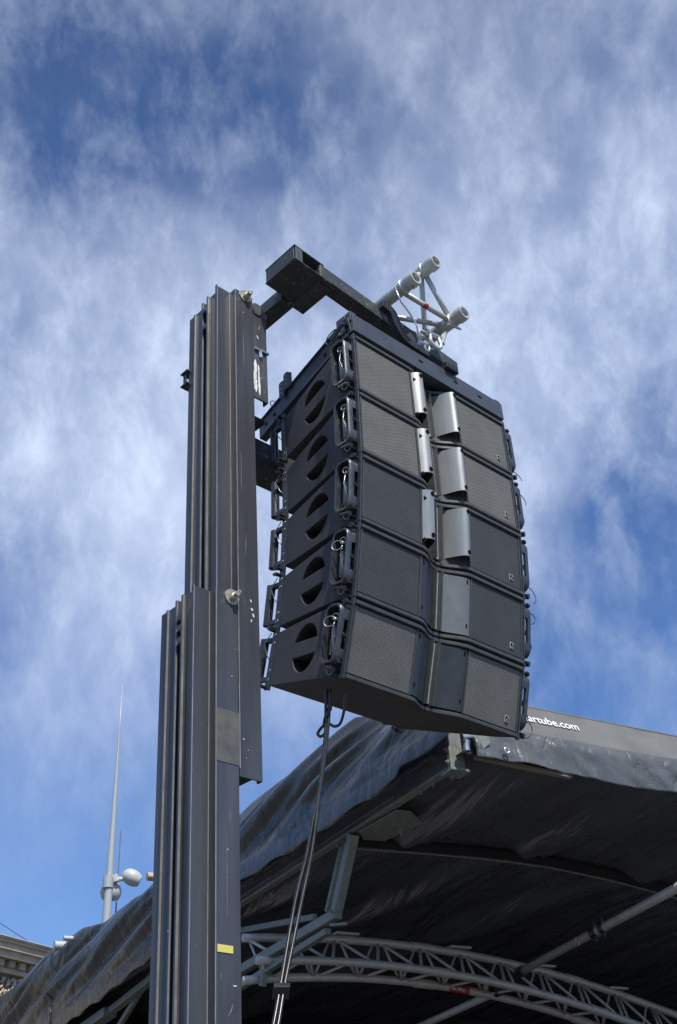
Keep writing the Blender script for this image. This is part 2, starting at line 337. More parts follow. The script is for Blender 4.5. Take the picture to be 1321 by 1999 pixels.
def side(u, v):
    q = Q00+(u**1.3)*(SKL-Q00); zt = interp(top_tab, q); zb = interp(bot_tab, q)
    if q < QS: zb += min(1, (QS-q)/.05)*.05
    z = zt+(zb-zt)*v
    s = q*0.62+z*2.2                                # folds run obliquely down the skirt
    amp = 0.16*sin(pi*min(1, v*1.15+.05))**0.7
    r = fold(s*1.5, q*0.22-z*0.4, 1.3)
    r = math.copysign(abs(r)**0.75, r)
    d = amp*(r + 0.35*sin(s*5.1+2.0*fold(q*.4, z, 5))) + 0.10*(1-v)**2*0
    return S_(-0.09-0.10*sin(pi*v*0.6)-d*1.0 + 0.22*(1-v)**2, q, z+0.02*fold(q*2, 3, 2)*(v > .99) - 0.015*sin(q*9)*(v > .99))
m = MB(); m.grid(side, 520, 46); m.build('side_skirt', MT['fabric'], SR, 'all', solid=0.006)
# seam line and rope end on the side skirt
qa = (hit(120, 1856, C0+P_*.13, P_)-C0).dot(Q_); qb = (hit(104, 1999, C0-P_*.15, P_)-C0).dot(Q_)
m = MB(); m.tube([V(side(((qa+(qb-qa)*min(1, k/17)-Q00)/(SKL-Q00))**(1/1.3), k/22))+S_(-0.012, 0, 0) for k in range(23)], 0.008, 6)
m.build('seam', MT['cable'], SR, 'all')
# front fascia: upper board-like sheet, lower skirt
FW_ = 9.0
def fas(u, v):
    p = 0.12+u*FW_; z = .50-.012*p+( .185-.50)*v
    return S_(p, 0.20-0.17*v+0.004*fold(p*1.2, z*2, 2)-.0, z-0.0)
m = MB(); m.grid(fas, 140, 10); m.build('front_fascia', MT['fascia'], SR, 'all', solid=0.01)
m = MB()
m.tube([S_(0.12+FW_*k/40, 0.205, .507-.012*(0.12+FW_*k/40)) for k in range(41)], 0.012, 8)
m.build('fascia_edge_rope', MT['fascia'], SR, 'all')
def skirt(u, v):
    p = 0.10+u*FW_; zt = .182; zb = -.085-.012*p+.012*sin(p*3.2); z = zt+(zb-zt)*v
    near = max(0, 1-p/1.3)
    d = 0.05*fold(p*2.6+z*3.0, z*1.6, 4)*(0.4+v) + 0.06*near*fold(p*7+z*5, z*3, 6)+0.025*sin(min(1, v*3)*pi/2)
    return S_(p, 0.02-d*1.2-0.02*v, z)
m = MB(); m.grid(skirt, 260, 22); m.build('front_skirt', MT['hem'], SR, 'all', solid=0.006)
# skirt corner pulled back to the bracket, with its eyelet
m = MB()
m.grid(lambda u, v: S_(0.32-0.26*u, 0.0+0.05*u+.02*fold(u*4, v*3, 2), .11-0.05*u + (-.19+.10*u)*v), 14, 12)
m.build('skirt_corner', MT['hem'], SR, 'all', solid=0.006)
m = MB(); m.tube(ring(S_(0.34, -0.06, -.015), Q_, 0.020, 16), 0.008, 8, closed=True); m.build('eyelet', MT['chrome'], SR, 'all')
# roof upper sheet (out of sight from below, closes the volume)
m = MB(); m.grid(lambda u, v: S_(0.15+u*(FW_-.1), 0.22+v*(SL-.22), min(interp(top_tab, 0.22+v*(SL-.22)), .50-.012*9)-.10+.30*sin(pi*u)*min(1, v*4)), 20, 30)
m.build('roof_sheet', MT['fabric'], SR, 'all', solid=0.01)
# lining under the roof with folds that run front to back
purl = []
for x_, y_ in ((700, 1642), (850, 1654), (960, 1664), (1075, 1680), (1200, 1707), (1321, 1740)):
    h_ = hit(x_, y_, C0+Q_*1.75, Q_)-C0; purl.append((h_.dot(P_), h_.z))
purl.append((FW_, purl[-1][1]-(FW_-purl[-1][0])*.22)); purl.insert(0, (0, purl[0][1]))
zpur = lambda p: interp(purl, p)
def lining(u, v):
    p = 0.03+u*(FW_-.1); q = 0.05+v*(SL-.3)
    t_ = min(1, q/1.75)**0.8; base = (-0.02-.012*p)*(1-t_) + (zpur(p)+.075)*t_ + (.05*min(1, (q-1.75)) if q > 1.75 else 0)
    loc = (q-1.2)
    s = p+0.10*q
    k = 0
    for c, wv, am in ((0.75, .14, .05), (0.95, .08, .03), (1.95, .12, .05), (2.15, .07, .03), (3.2, .2, .05)):
        k += 2.6*am*math.exp(-((s-c)/wv)**2)
    d = k*(0.35+0.65*abs(sin(q*1.3))) + 0.03*fold(s*2.2, q*.6, 3) + 0.012*fold(s*8, q*1.4, 9)
    return S_(p, q, base-d)
m = MB(); m.grid(lining, 220, 120, flip=True); m.build('roof_lining', MT['lining'], SR, 'all')
# cross purlins beneath the lining
m = MB(); m.tube([S_(0.05+(FW_-.2)*k/40, 1.75, zpur(0.05+(FW_-.2)*k/40)) for k in range(41)], .045, 10); m.build('purlin', MT['backdrop'], SR, 'all')
m = MB(); m.tube([S_(0.05+(FW_-.2)*k/40, 1.79, zpur(0.05+(FW_-.2)*k/40)-.048) for k in range(41)], .007, 6); m.build('purlin_edge', MT['galv'], SR, 'all')
# side walls and back wall (black drape)
m = MB(); m.box((0.10, SL-.25, -C0.z+.0), (FW_, SL-.2, .25), lambda x, y, z: S_(x, y, z)); m.build('back_drape', MT['backdrop'], SR)
m = MB(); m.box((FW_, 0.3, -C0.z), (FW_+.05, SL-.2, .3), lambda x, y, z: S_(x, y, z)); m.build('side_drape', MT['backdrop'], SR)
m = MB(); m.box((0.06, 8.2, -C0.z), (0.10, SL-.26, -.05), lambda x, y, z: S_(x, y, z)); m.build('side_drape', MT['backdrop'], SR)
m = MB(); m.box((0.0, 0.5, -C0.z+.004), (FW_, SL, -C0.z+1.2), lambda x, y, z: S_(x, y, z)); m.build('stage_deck', MT['backdrop'], SR)
# edge beam, a galvanised channel
def SB(x, y, z): return S_(x, y, z)
m = MB(); m.box((-.0035, 0.17, -.085), (-.0005, SL-.4, .14), SB); m.build('web_shade', MT['lining'], SR)  # thin dark sheet added over the web to paint its shade
m = MB()
m.box((0.0, 0.16, -.10), (0.008, SL-.4, .14), SB)          # web
m.box((0.008, 0.16, -.10), (0.075, SL-.4, -.092), SB)      # bottom flange
m.box((0.008, 0.16, .132), (0.075, SL-.4, .14), SB)
eb = m.build('edge_beam', MT['galv'], SR, bevel=.003)
m = MB(); m.box((-.05, 0.30, .02), (-.002, SL-.5, .045), SB); m.box((-.016, 0.9, -.055), (-.002, SL-.5, -.042), SB); m.build('keder_rail', MT['lining'], SR, bevel=.003)
m = MB(); m.box((-.02, 0.12, -.12), (0.10, 0.158, .16), SB); m.box((-.03, 0.10, -.14), (0.13, 0.24, -.121), SB); m.build('end_plate', MT['galv'], SR, bevel=.004)
def bolt(P, n, r=0.016, parent=SR, mt='galv', name='bolt', L=0.03):
    n = V(n).normalized(); P = V(P)
    m = MB(); m.tube([P, P+n*0.004], r*1.7, 16); m.tube([P+n*0.004, P+n*(0.004+r*.9)], r, 6); m.tube([P+n*(0.004+r*.9), P+n*(0.004+r*.9+L*.5)], r*.5, 10)
    return m.build(name, MT[mt], parent, 30)
for q, pp, z in ((.20, 0.035, -.141), (.45, 0.04, -.101), (.62, 0.04, -.101), (1.9, 0.04, -.101)): bolt(S_(pp, q, z), (0, 0, -1), 0.014)
bolt(S_(-.021, .14, .02), -P_, 0.013); bolt(S_(-.021, .14, -.07), -P_, 0.013)
# horizontal gusset below the beam
gz = C0.z-.112
gp = [hit(x, y, V((0, 0, gz)), Z)-C0 for x, y in ((708, 1637), (750, 1640), (823, 1605), (802, 1583), (774, 1580), (700, 1622))]
m = MB(); m.slab(gp, Z*-0.010); m.build('gusset_plate', MT['galv'], SR, bevel=.002)
bolt(hit(783, 1617, V((0, 0, gz-.011)), Z)-C0, (0, 0, -1), 0.026, L=.07)
# hanging bracket of box section below the side beam
def sq(px, py, p=0.03): return hit(px, py, C0+P_*p, P_)-C0
k0, k1, k2 = sq(690, 1628), sq(655, 1786), sq(440, 1912)
m = MB(); m.bar(k0, k1, .075, .075, P_); m.build('bracket_post', MT['galv'], SR, bevel=.006)
m = MB(); m.bar(k1+(k1-k2).normalized()*.036, k2, .075, .075, P_); m.build('bracket_rail', MT['galv'], SR, bevel=.006)
m = MB(); m.bar(sq(672, 1640, .12), sq(640, 1780, .12), .04, .05, P_); m.build('inner_post', MT['galv'], SR, bevel=.004)
m = MB(); m.bar(sq(640, 1818, .05), sq(430, 1952, .05), .05, .06, P_); m.build('lower_rail', MT['galv'], SR, bevel=.004)
m = MB(); m.bar(sq(520, 1860, .04), sq(512, 1925, .04), .06, .05, P_); m.build('spacer', MT['galv'], SR, bevel=.004)
m = MB(); m.bar(sq(615, 1790, .15), sq(440, 1822, .15), .05, .04, P_); m.build('tie_bar', MT['galv'], SR, bevel=.004)
m = MB(); m.tube([sq(645, 1806, .0), sq(675, 1803, .0)], .012, 8); m.build('lock_pin', MT['galv'], SR, 30)
# members seen left of the tower
m = MB(); m.bar(sq(330, 1885, .03), sq(215, 1975, .03), .07, .09, P_); m.build('bracket_rail', MT['galv'], SR, bevel=.005)
m = MB(); m.bar(sq(296, 1900, .10), sq(225, 2015, .10), .06, .05, P_); m.build('brace', MT['galv'], SR, bevel=.005)
m = MB(); m.bar(sq(215, 1975, .02), sq(120, 2040, .02), .10, .16, P_); m.build('bracket_box', MT['galv'], SR, bevel=.005)
# corner hinge hardware where the beam meets the front
m = MB(); m.tube([S_(.02, -.02, .10), S_(.02, -.02, -.05)], .03, 14); m.tube([S_(.07, -.05, .06), S_(-.02, -.05, .04)], .018, 12); m.build('corner_hinge', MT['chrome'], SR, 30)
m = MB(); m.slab([S_(.08, -.04, .11), S_(.20, -.05, .12), S_(.22, -.05, .03), S_(.12, -.04, -.05)], Q_*.03); m.build('corner_bracket', MT['galv'], SR, bevel=.003)
m = MB(); m.bar(S_(.12, .02, -.06), S_(.95, .02, -.10), .04, .03); m.build('front_edge_strip', MT['stone_dark'], SR, bevel=.003)
# roof peak piece showing above the fascia
pk = S_(1.62, .30, .52)
m = MB(); m.slab([pk+P_*-.09, pk+P_*.10, pk+P_*.0+Z*.045], Q_*.15); m.build('ridge_cap', MT['hem'], SR)
# lettering on the fascia
def text(body, size, mtl, name, M4, parent, shear=0.0, ext=0.002, sx=1.0):
    cu = bpy.data.curves.new(name, 'FONT'); cu.body = body; cu.size = size; cu.extrude = ext; cu.shear = shear; cu.align_x = 'LEFT'; cu.offset = size*0.008
    t = bpy.data.objects.new(name, cu); COL.objects.link(t); bpy.context.view_layer.update()
    me = bpy.data.meshes.new_from_object(t.evaluated_get(bpy.context.evaluated_depsgraph_get()))
    bpy.data.objects.remove(t); me.name = name
    for v in me.vertices: v.co.x *= sx
    me.transform(M4); me.materials.clear(); me.materials.append(mtl)
    o = bpy.data.objects.new(name, me); COL.objects.link(o); o.parent = parent; return o
fa = V(fas((.75-.12)/FW_, .68)); fb = V(fas((1.1-.12)/FW_, .68)); fup = (V(fas(.1, .2))-V(fas(.1, .8))).normalized()
ex = (fb-fa).normalized(); nn = ex.cross(fup).normalized()
M4 = Matrix((ex, fup, nn)).transposed().to_4x4(); M4.translation = V(fas((.66-.12)/FW_, .535))+nn*.013
text('uartube.com', 0.118, MT['letter'], 'lettering', M4, SR, 0.12, sx=.88)
# little pipe ends at the far roof edge
for (px, py, dq) in ((120, 1846, 0), (138, 1832, .3)):
    c = hit(px, py, C0+P_*0.0, P_)-C0
    m = MB(); m.tube([c-P_*.10, c+P_*.12], .055 if dq == 0 else .03, 14); m.build('pipe_end', MT['lamp_shell'], SR, 30)
c = hit(300, 1712, C0, P_)-C0
m = MB(); m.tube([c-P_*.08, c+P_*.1], .045, 12); m.build('pipe_end', MT['stone'], SR, 30)

# ------------------------------------------------------------------ curved truss in the stage
QT = 3.45
def arcpt(px, py, dq=0.0): return hit(px, py, C0+Q_*(QT+dq), Q_)
def poly_fit(pts, dq):
    # quadratic z(p) through unprojected points (least squares)
    xs, zs = [], []
    for x, y in pts:
        P = arcpt(x, y, dq)-C0; xs.append(P.dot(P_)); zs.append(P.z)
    n = len(xs); S = [sum(x**k for x in xs) for k in range(5)]; T = [sum(z*x**k for x, z in zip(xs, zs)) for k in range(3)]
    A = Matrix(((S[0], S[1], S[2]), (S[1], S[2], S[3]), (S[2], S[3], S[4]))); s = A.inverted() @ V(T)
    return lambda p: s[0]+s[1]*p+s[2]*p*p
zt_ = poly_fit([(480, 1836), (620, 1826), (740, 1838), (900, 1864), (1040, 1894), (1180, 1932), (1321, 1982)], 0.0)
zm_ = poly_fit([(560, 1874), (700, 1880), (900, 1905), (1100, 1952), (1180, 1978)], -0.28)
zb_ = poly_fit([(480, 1912), (620, 1910), (760, 1914), (900, 1929), (1100, 1982)], 0.0)
TR = empty('arched_truss', C0+P_*2+Q_*QT, 'curved aluminium triangular truss spanning the dark stage interior', 'truss')
W_ = lambda P: V(P)-TR.location
pL, pR = -0.10, 8.6
def tz(f, p): return f(p) if p < 4.4 else f(4.4)+(f(4.4)-f(4.3))*10*(p-4.4)
PT = lambda f, p, dq=0: W_(pq(p, QT+dq, tz(f, p)))
DQ = -0.28
for f, dq, nm in ((zt_, 0, 'top_chord'), (zm_, DQ, 'middle_chord'), (zb_, 0, 'bottom_chord')):
    m = MB(); m.tube([PT(f, pL+(pR-pL)*k/60, dq) for k in range(61)], .037, 14); m.build(nm, MT['alu_stage'], TR, 'all')
p = pL; k = 0; step = .46
while p < pR-step:
    m = MB()
    a0, a1 = PT(zt_, p+.03), PT(zm_, p+step*.55, DQ)
    m.tube([a0, a1], .014, 8); m.tube([PT(zm_, p+step*.6, DQ), PT(zt_, p+step)], .014, 8)
    m.tube([PT(zm_, p+.05, DQ), PT(zb_, p+step*.5)], .014, 8); m.tube([PT(zb_, p+step*.55), PT(zm_, p+step*.98, DQ)], .014, 8)
    m.tube([PT(zt_, p+.05), PT(zb_, p+step*.45)], .012, 8); m.tube([PT(zb_, p+step*.5), PT(zt_, p+step*.9)], .012, 8)
    m.build('lacing', MT['alu_stage'], TR, 'all'); p += step
for pp in (1.75, 3.55):
    for f, dq in ((zt_, 0), (zm_, DQ), (zb_, 0)):
        m = MB(); d = (PT(f, pp+.01, dq)-PT(f, pp, dq)).normalized(); c = PT(f, pp, dq)
        m.tube([c-d*.10, c+d*.10], .044, 14); m.build('coupler', MT['alu_stage'], TR, 30)
for pp in (.95, 2.2, 3.2, 4.1):
    c = PT(zt_, pp)+Z*.045; m = MB(); m.box((-.12, -.03, 0), (.12, .05, .02), lambda x, y, z: c+P_*x+Q_*y+Z*z); m.build('mount_plate', MT['alu_stage'], TR)
# red load sticker
cc = arcpt(893, 1921)-C0; ps = cc.dot(P_)
c = PT(zb_, ps); d = (PT(zb_, ps+.01)-PT(zb_, ps)).normalized()
m = MB(); m.tube([c-d*.11, c+d*.11], .0385, 16, cap=False); m.build('load_sticker', MT['red'], TR, 'all')
nv = (CAM-(c+TR.location)).normalized(); upv = (nv-d*nv.dot(d)).normalized(); yv = upv.cross(d)
M4 = Matrix((d, yv, upv)).transposed().to_4x4(); M4.translation = c-d*.095+upv*.0392-yv*.015
text('Max. 300 kg', .040, MT['letter'], 'sticker_print', M4, TR, 0, .0006, .75)

# tubes in the stage
def stube(pts, r, nm, label, extra=None):
    o = V(pts[0]); root = empty(nm, o, label, 'tube')
    m = MB(); m.tube([V(p)-o for p in pts], r, 16); m.build('pipe', MT['alu_stage'], root, 'all')
    return root
e1 = pq(0, 0, 0)
P1 = pq(ps+.0, QT+DQ, 0); Pm = arcpt(1018, 1903, DQ)
dirn = (hit(1321, 1742, Pm, Z)-Pm).normalized()
t1 = stube([Pm+Z*.03, Pm+Z*.03+dirn*4.6], .036, 'roof_strut', 'straight grey strut with a round warning sticker rising right from the curved truss')
for s_, rad, wl in ((1.45, .052, .07), (1.60, .045, .06)):
    m = MB(); c = dirn*s_; m.tube([c, c+dirn*wl], rad, 12); m.tube([c+Z*-.08+dirn*wl/2, c+Z*.08+dirn*wl/2], .014, 8); m.build('clamp', MT['cable'], t1, 30)
c = dirn*1.22; wpos = Pm+Z*.03+c; nv = (CAM-wpos).normalized(); upv = (nv-dirn*nv.dot(dirn)).normalized(); yv = upv.cross(dirn)
m = MB(); m.tube([c+upv*.0365, c+upv*.0385], .034, 20); m.build('warning_sticker', MT['letter'], t1, 30)
m = MB(); m.tube([c+upv*.040+(dirn*cos(a)+yv*sin(a))*.027 for a in [2*pi*i/24 for i in range(24)]], .004, 6, closed=True)
m.bar(c+upv*.040-(dirn+yv)*.018, c+upv*.040+(dirn+yv)*.018, .007, .003, upv); m.build('sticker_mark', MT['red'], t1)
m = MB(); m.slab([c+upv*.0388+dirn*x+yv*y for x, y in ((-.012, -.016), (.004, -.012), (.016, .004), (.006, .012), (-.002, .002))], upv*.0006); m.build('sticker_symbol', MT['black'], t1)
m = MB(); m.tube([-dirn*.05, dirn*.06], .05, 12); m.build('clamp', MT['cable'], t1, 30)
Pn = arcpt(965, 1938, 0)
d2 = (hit(830, 1999, Pn, Z)-Pn).normalized()
t2 = stube([Pn-d2*.05, Pn+d2*3.5], .036, 'roof_strut', 'dim grey strut running back from under the curved truss, near the bottom edge')
m = MB(); m.tube([-d2*.05, d2*.06], .05, 12); m.build('clamp', MT['cable'], t2, 30)

# ------------------------------------------------------------------ tower
KM = 7.2/6.2
MW = at(340+460/3.885, 460+398/3.885, 7.2)                       # front corner of the upper mast section at its top
TW = empty('lifting_tower', V((MW.x, MW.y, 0)), 'tall dark grey telescopic tower of ribbed steel profiles with a boom arm', 'lifting tower')
def T_(a, b, z): return MW + A_*(a*KM)+B_*(b*KM)+Z*z - TW.location
prof = [(0, .046), (-.004, .044), (-.082, .044), (-.090, .034), (-.094, .036), (-.094, .052), (-.062, .052), (-.060, .136), (-.078, .136), (-.078, .150),
        (-.030, .150), (-.030, .194), (-.068, .194), (-.068, .208), (-.040, .208), (-.040, .292), (-.048, .292), (-.048, .306), (-.040, .306), (-.040, .352), (0, .352)]
def section(da, ztop, zbot, nm):
    m = MB(); m.prism([(x+da, y) for x, y in prof], zbot+.03, ztop, T_)
    m.prism([(.002+da, .06), (.112+da, .06), (.112+da, .352), (.002+da, .352)], zbot+.03, ztop-.004, T_)
    s = m.build(nm, MT['mast'], TW, bevel=.0025)
    m = MB(); m.prism([(da+.0005, 0), (.119+da, 0), (.119+da, .030), (.109+da, .030), (.109+da, .008), (.009+da, .008), (.009+da, .056), (.0005+da, .056)], zbot, ztop+.0, T_)
    c = m.build('front_channel', MT['mast'], s, bevel=.0025)
    m = MB()
    for x0, y0, we in ((.0, .0, .003), (-.094, .034, .003), (-.078, .136, .010), (-.068, .194, .006), (-.048, .292, .008), (-.004, .043, .003)):
        m.prism([(x0+da-.0012, y0-.0014), (x0+da+we, y0-.0014), (x0+da+we, y0+.0012), (x0+da-.0012, y0+.0012)], zbot+.04, ztop-.005, T_)
    m.build('pale_edge', MT['edge'], s)  # pale strips along the profile edges
    return s
zlow = hit(280+665/4.542, 1100+215/4.542, MW, B_).z-MW.z
zub = hit(505, 1525, MW, B_).z-MW.z
up = section(0, 0, zub, 'mast_section')
lo = section(-.1225, zlow, -MW.z, 'mast_section')
da = -.1225
zz = lambda y, x=446: hit(x, y, MW+A_*(da*KM), B_).z-MW.z
m = MB(); m.box((.002+da, -.0022, zz(1490)), (.1185+da, -.0004, zz(1387)), T_); m.build('worn_patch', MT['mast_bare'], lo)
m = MB(); m.box((.008+da, -.0030, zz(1861)), (.080+da, -.0010, zz(1846)), T_); m.build('yellow_tape', MT['yellow'], lo)
def scuff(x, y, w, h, par, da=0., ox=0):
    P = hit(x, y, MW, B_); a = (P-MW).dot(A_)/KM; z = P.z-MW.z
    k = random.uniform(-.5, .5)
    m = MB(); n = 9
    pts = [(a+w/2*cos(2*pi*i/n)*random.uniform(.5, 1.1)+k*h*sin(2*pi*i/n)*.4, z+h/2*sin(2*pi*i/n)*random.uniform(.6, 1.1)) for i in range(n)]
    m.slab([T_(p[0], -.0006, p[1]) for p in pts], B_*-.0012); return m
for sx, sy, w, h, par in ((489, 1173, .010, .022, up), (491, 1190, .014, .02, up), (494, 1202, .010, .030, up), (490, 1212, .006, .02, up), (463, 1443, .014, .014, lo),
                          (475, 1443, .008, .008, up), (484, 1465, .004, .006, up), (481, 1480, .004, .004, up), (452, 1320, .003, .010, lo), (444, 1658, .004, .006, lo),
                          (474, 610, .006, .008, up), (458, 1925, .02, .006, lo), (327, 1818, .004, .004, lo)):
    scuff(sx, sy, w, h, par).build('scuff', MT['white'], par)
# long hair-line scratches
m = MB(); pts = [hit(x, y, MW-B_*.0008, B_)-TW.location for x, y in ((441, 1256), (447, 1260), (452, 1266), (456, 1269), (463, 1269))]; m.tube(pts, .0016, 5); m.build('scratch', MT['edge'], lo)
for x0, y0, x1, y1, par in ((474, 640, 476, 720, up), (480, 1040, 479, 1085, up), (447, 1570, 449, 1610, lo), (440, 1700, 452, 1708, lo), (455, 1960, 446, 1985, lo), (470, 880, 471, 960, up), (398+44, 1620, 443, 1790, lo)):
    pa, pb = [hit(x, y, MW-B_*.0008, B_)-TW.location for x, y in ((x0, y0), (x1, y1))]
    m = MB(); m.tube([pa, pa.lerp(pb, .5)+A_*.002, pb], [.0004, .0013, .0004], 5); m.build('scratch', MT['edge'], par)
def mbolt(px, py, par):
    P = hit(px, py, MW-B_*.001, B_)-TW.location; n = -B_
    m = MB(); m.tube([P, P+n*.006], .045, 24); w_ = m.build('washer', MT['zinc'], par, 30)
    m = MB(); m.tube([P+n*.006, P+n*.030], .026, 6); m.tube([P+n*.03, P+n*.052], .014, 12); m.tube(ring(P+n*.035+Z*.015+A_*.02, A_, .014, 12), .004, 6, closed=True)
    m.build('bolt', MT['zinc'], par, 30)
mbolt(452, 1166, lo); mbolt(478, 579, up)
for y in (1207, 1228, 1252):
    P = hit(355, y, MW+A_*(da-.06)*KM+B_*.17*KM, A_)-TW.location
    m = MB(); m.box((-.02, -.02, -.018), (.02, .02, .018), lambda x, y2, z: P+A_*x+B_*y2+Z*z); m.build('guide_block', MT['mast'], lo, bevel=.004)
for y in (608, 640):
    P = hit(403, y, MW+A_*(-.06)*KM+B_*.17*KM, A_)-TW.location
    m = MB(); m.box((-.02, -.02, -.018), (.02, .02, .018), lambda x, y2, z: P+A_*x+B_*y2+Z*z); m.build('guide_block', MT['mast'], up, bevel=.004)
# bracket sticking out at the far left of the upper section
P = hit(368, 742, MW+B_*.36*KM, B_)-TW.location
m = MB(); m.box((-.035, -.03, -.055), (.05, .04, -.045), lambda x, y, z: P+A_*x+B_*y+Z*z); m.box((-.035, -.03, .045), (.05, .04, .055), lambda x, y, z: P+A_*x+B_*y+Z*z)
m.box((-.02, .0, -.045), (-.01, .03, .045), lambda x, y, z: P+A_*x+B_*y+Z*z); m.build('side_bracket', MT['boom'], up, bevel=.002)
# carriage: hanging worn plate beside the upper section
zc0 = hit(492, 590, MW, B_).z-MW.z; zc1 = hit(505, 775, MW, B_).z-MW.z
m = MB(); m.prism([(.121, .012), (.222, .012), (.222, .050), (.214, .050), (.214, .022), (.121, .022)], zc1, zc0-.02, T_)
cg = m.build('carriage', MT['carriage'], TW, bevel=.003)
m = MB(); c = T_(.155, .02, zc0-.03); m.tube([c-B_*.02, c+B_*.03], .045, 20); m.tube([c+A_*.06+Z*-.02-B_*.02, c+A_*.06+Z*-.02+B_*.02], .02, 14); m.build('carriage_pin', MT['chrome'], cg, 30)
m = MB(); c = T_(.15, .006, (hit(497, 678, MW, B_).z-MW.z)); m.bar(c-A_*.02, c+A_*.09+Z*.01, .02, .016); m.bar(c+A_*.02, c+A_*.02-Z*.05+A_*.01, .02, .012); m.build('latch', MT['chrome'], cg, bevel=.003)

for x0, y0, x1, y1, wd in ((498, 702, 500, 765, .012), (504, 712, 507, 772, .008), (496, 722, 497, 760, .006), (509, 606, 503, 616, .005), (501, 655, 504, 662, .006)):
    pa, pb = [hit(x, y, MW+B_*(.012*KM-.001), B_)-TW.location for x, y in ((x0, y0), (x1, y1))]
    m = MB(); n_ = 8
    for i_ in range(n_):
        a_, b_ = pa.lerp(pb, i_/n_), pa.lerp(pb, (i_+1)/n_); w0, w1 = [wd*random.uniform(.4, 1.2)*(.3 if k_ in (0, n_) else 1) for k_ in (i_, i_+1)]
        m.slab([a_-A_*w0, a_+A_*w0, b_+A_*w1, b_-A_*w1], B_*-.0006)
    m.build('scuff', MT['white'], cg)
# boom
def X_(a, b, z): return ab(a, b, z)-TW.location
DR = lambda a: -.098*(a+.24)                    # the beam droops slightly to its free end
def XD(a, b, z): return X_(a, b, z+DR(a))
m = MB(); m.box((-.03, .20, .633), (1.235, .302, .738), XD); bm = m.build('boom', MT['boom'], TW, bevel=.006)
m = MB()    # corner box: top and bottom plates with webs, open at the front
m.box((-.245, .197, .624), (.06, .485, .632), XD); m.box((-.245, .197, .739), (-.0, .485, .747), XD)
m.box((-.243, .21, .6325), (-.235, .478, .7385), XD); m.box((-.235, .468, .6325), (-.11, .478, .7385), XD); m.box((-.035, .205, .6325), (-.0305, .50, .7385), XD)
m.build('corner_box', MT['boom'], bm, bevel=.002)
m = MB(); m.box((-.234, .199, .6325), (-.178, .207, .7385), XD); m.build('web_plate', MT['carriage'], bm, bevel=.002)
m = MB(); m.box((-.105, .50, .605), (.0, .98, .705), XD); m.build('arm', MT['boom'], bm, bevel=.006)
m = MB(); m.box((-.02, .24, .606), (.085, .505, .6235), XD); m.build('wear_plate', MT['boom'], bm, bevel=.003)
m = MB(); m.prism([(-.17, .70), (-.09, .70), (-.09, .80), (-.17, .80)], .30, .63, X_); m.build('arm_post', MT['boom'], TW, bevel=.004)
# lower arm behind the speakers
m = MB()
m.box((-.02, 1.00, -.30), (.62, 1.22, -.285), X_); m.box((-.02, 1.00, -.284), (.62, 1.012, -.13), X_); m.box((-.02, 1.20, -.284), (.62, 1.22, -.13), X_)
m.bar(X_(.02, 1.1, -.02), X_(.20, 1.1, -.26), .04, .03); m.box((-.05, 1.0, .02), (.16, 1.10, .05), X_)
m.build('lower_arm', MT['boom'], TW, bevel=.003)

# ------------------------------------------------------------------ short truss on the boom
TS = empty('truss_stub', ab(.75, .1, .66), 'short white aluminium triangular truss piece lying across the boom end', 'truss')
U_ = lambda a, b, z: ab(a, b, z)-TS.location
ch = {'A': (.545, .705), 'B': (.985, .66), 'C': (.715, .905)}
def P2(px, py, b):       # a,z of a pixel in the plane at depth b
    P = hit(px, py, P0+B_*b, B_)-P0; return (P.dot(A_), P.z)
for k_, px in (('A', (812, 541)), ('B', (907, 609)), ('C', (851, 509))): ch[k_] = P2(*px, -.12)
ends = {'A': .36, 'B': .26, 'C': .36}
for k_, (a, z) in ch.items():
    zb2 = z-.0
    m = MB(); m.tube([U_(a, -.05, z), U_(a, ends[k_], z)], .045, 20); c = m.build('chord', MT['alu'], TS, 30)
    m = MB(); R = [(-.12, .049), (-.10, .054), (-.06, .054), (-.052, .047), (-.02, .047), (-.014, .053), (-.004, .053), (.0, .046)]
    m.tube([U_(a, b, z) for b, r in R], [r for b, r in R], 24, cap=False)
    m.tube([U_(a, -.1205, z), U_(a, -.1200, z)], [.049, .036], 24, cap=False); m.tube([U_(a, -.1200, z), U_(a, -.05, z), U_(a, -.049, z)], [.036, .033, .001], 24, cap=False)
    m.build('coupler', MT['alu'], c, 40)
    m = MB(); m.tube([U_(a, -.085, z-.058), U_(a, -.085, z+.058)], .011, 12); m.build('pin', MT['chrome'], c, 30)
def dg(k1_, b1, k2_, b2):
    m = MB(); m.tube([U_(ch[k1_][0], b1, ch[k1_][1]), U_(ch[k2_][0], b2, ch[k2_][1])], .018, 12); return m
for a_ in (('A', .03, 'B', -.0), ('C', -.0, 'B', .0), ('A', .02, 'C', .01), ('C', .02, 'B', .24), ('A', .30, 'B', .05), ('C', .33, 'A', .05), ('A', .33, 'B', .22)):
    dg(*a_).build('lacing', MT['alu'], TS, 'all')
m = MB(); m.tube([U_(ch['A'][0]+(ch['B'][0]-ch['A'][0])*t, .03-.03*t, ch['A'][1]+(ch['B'][1]-ch['A'][1])*t) for t in (.44, .52)], .0195, 12); m.build('red_mark', MT['red'], TS, 'all')

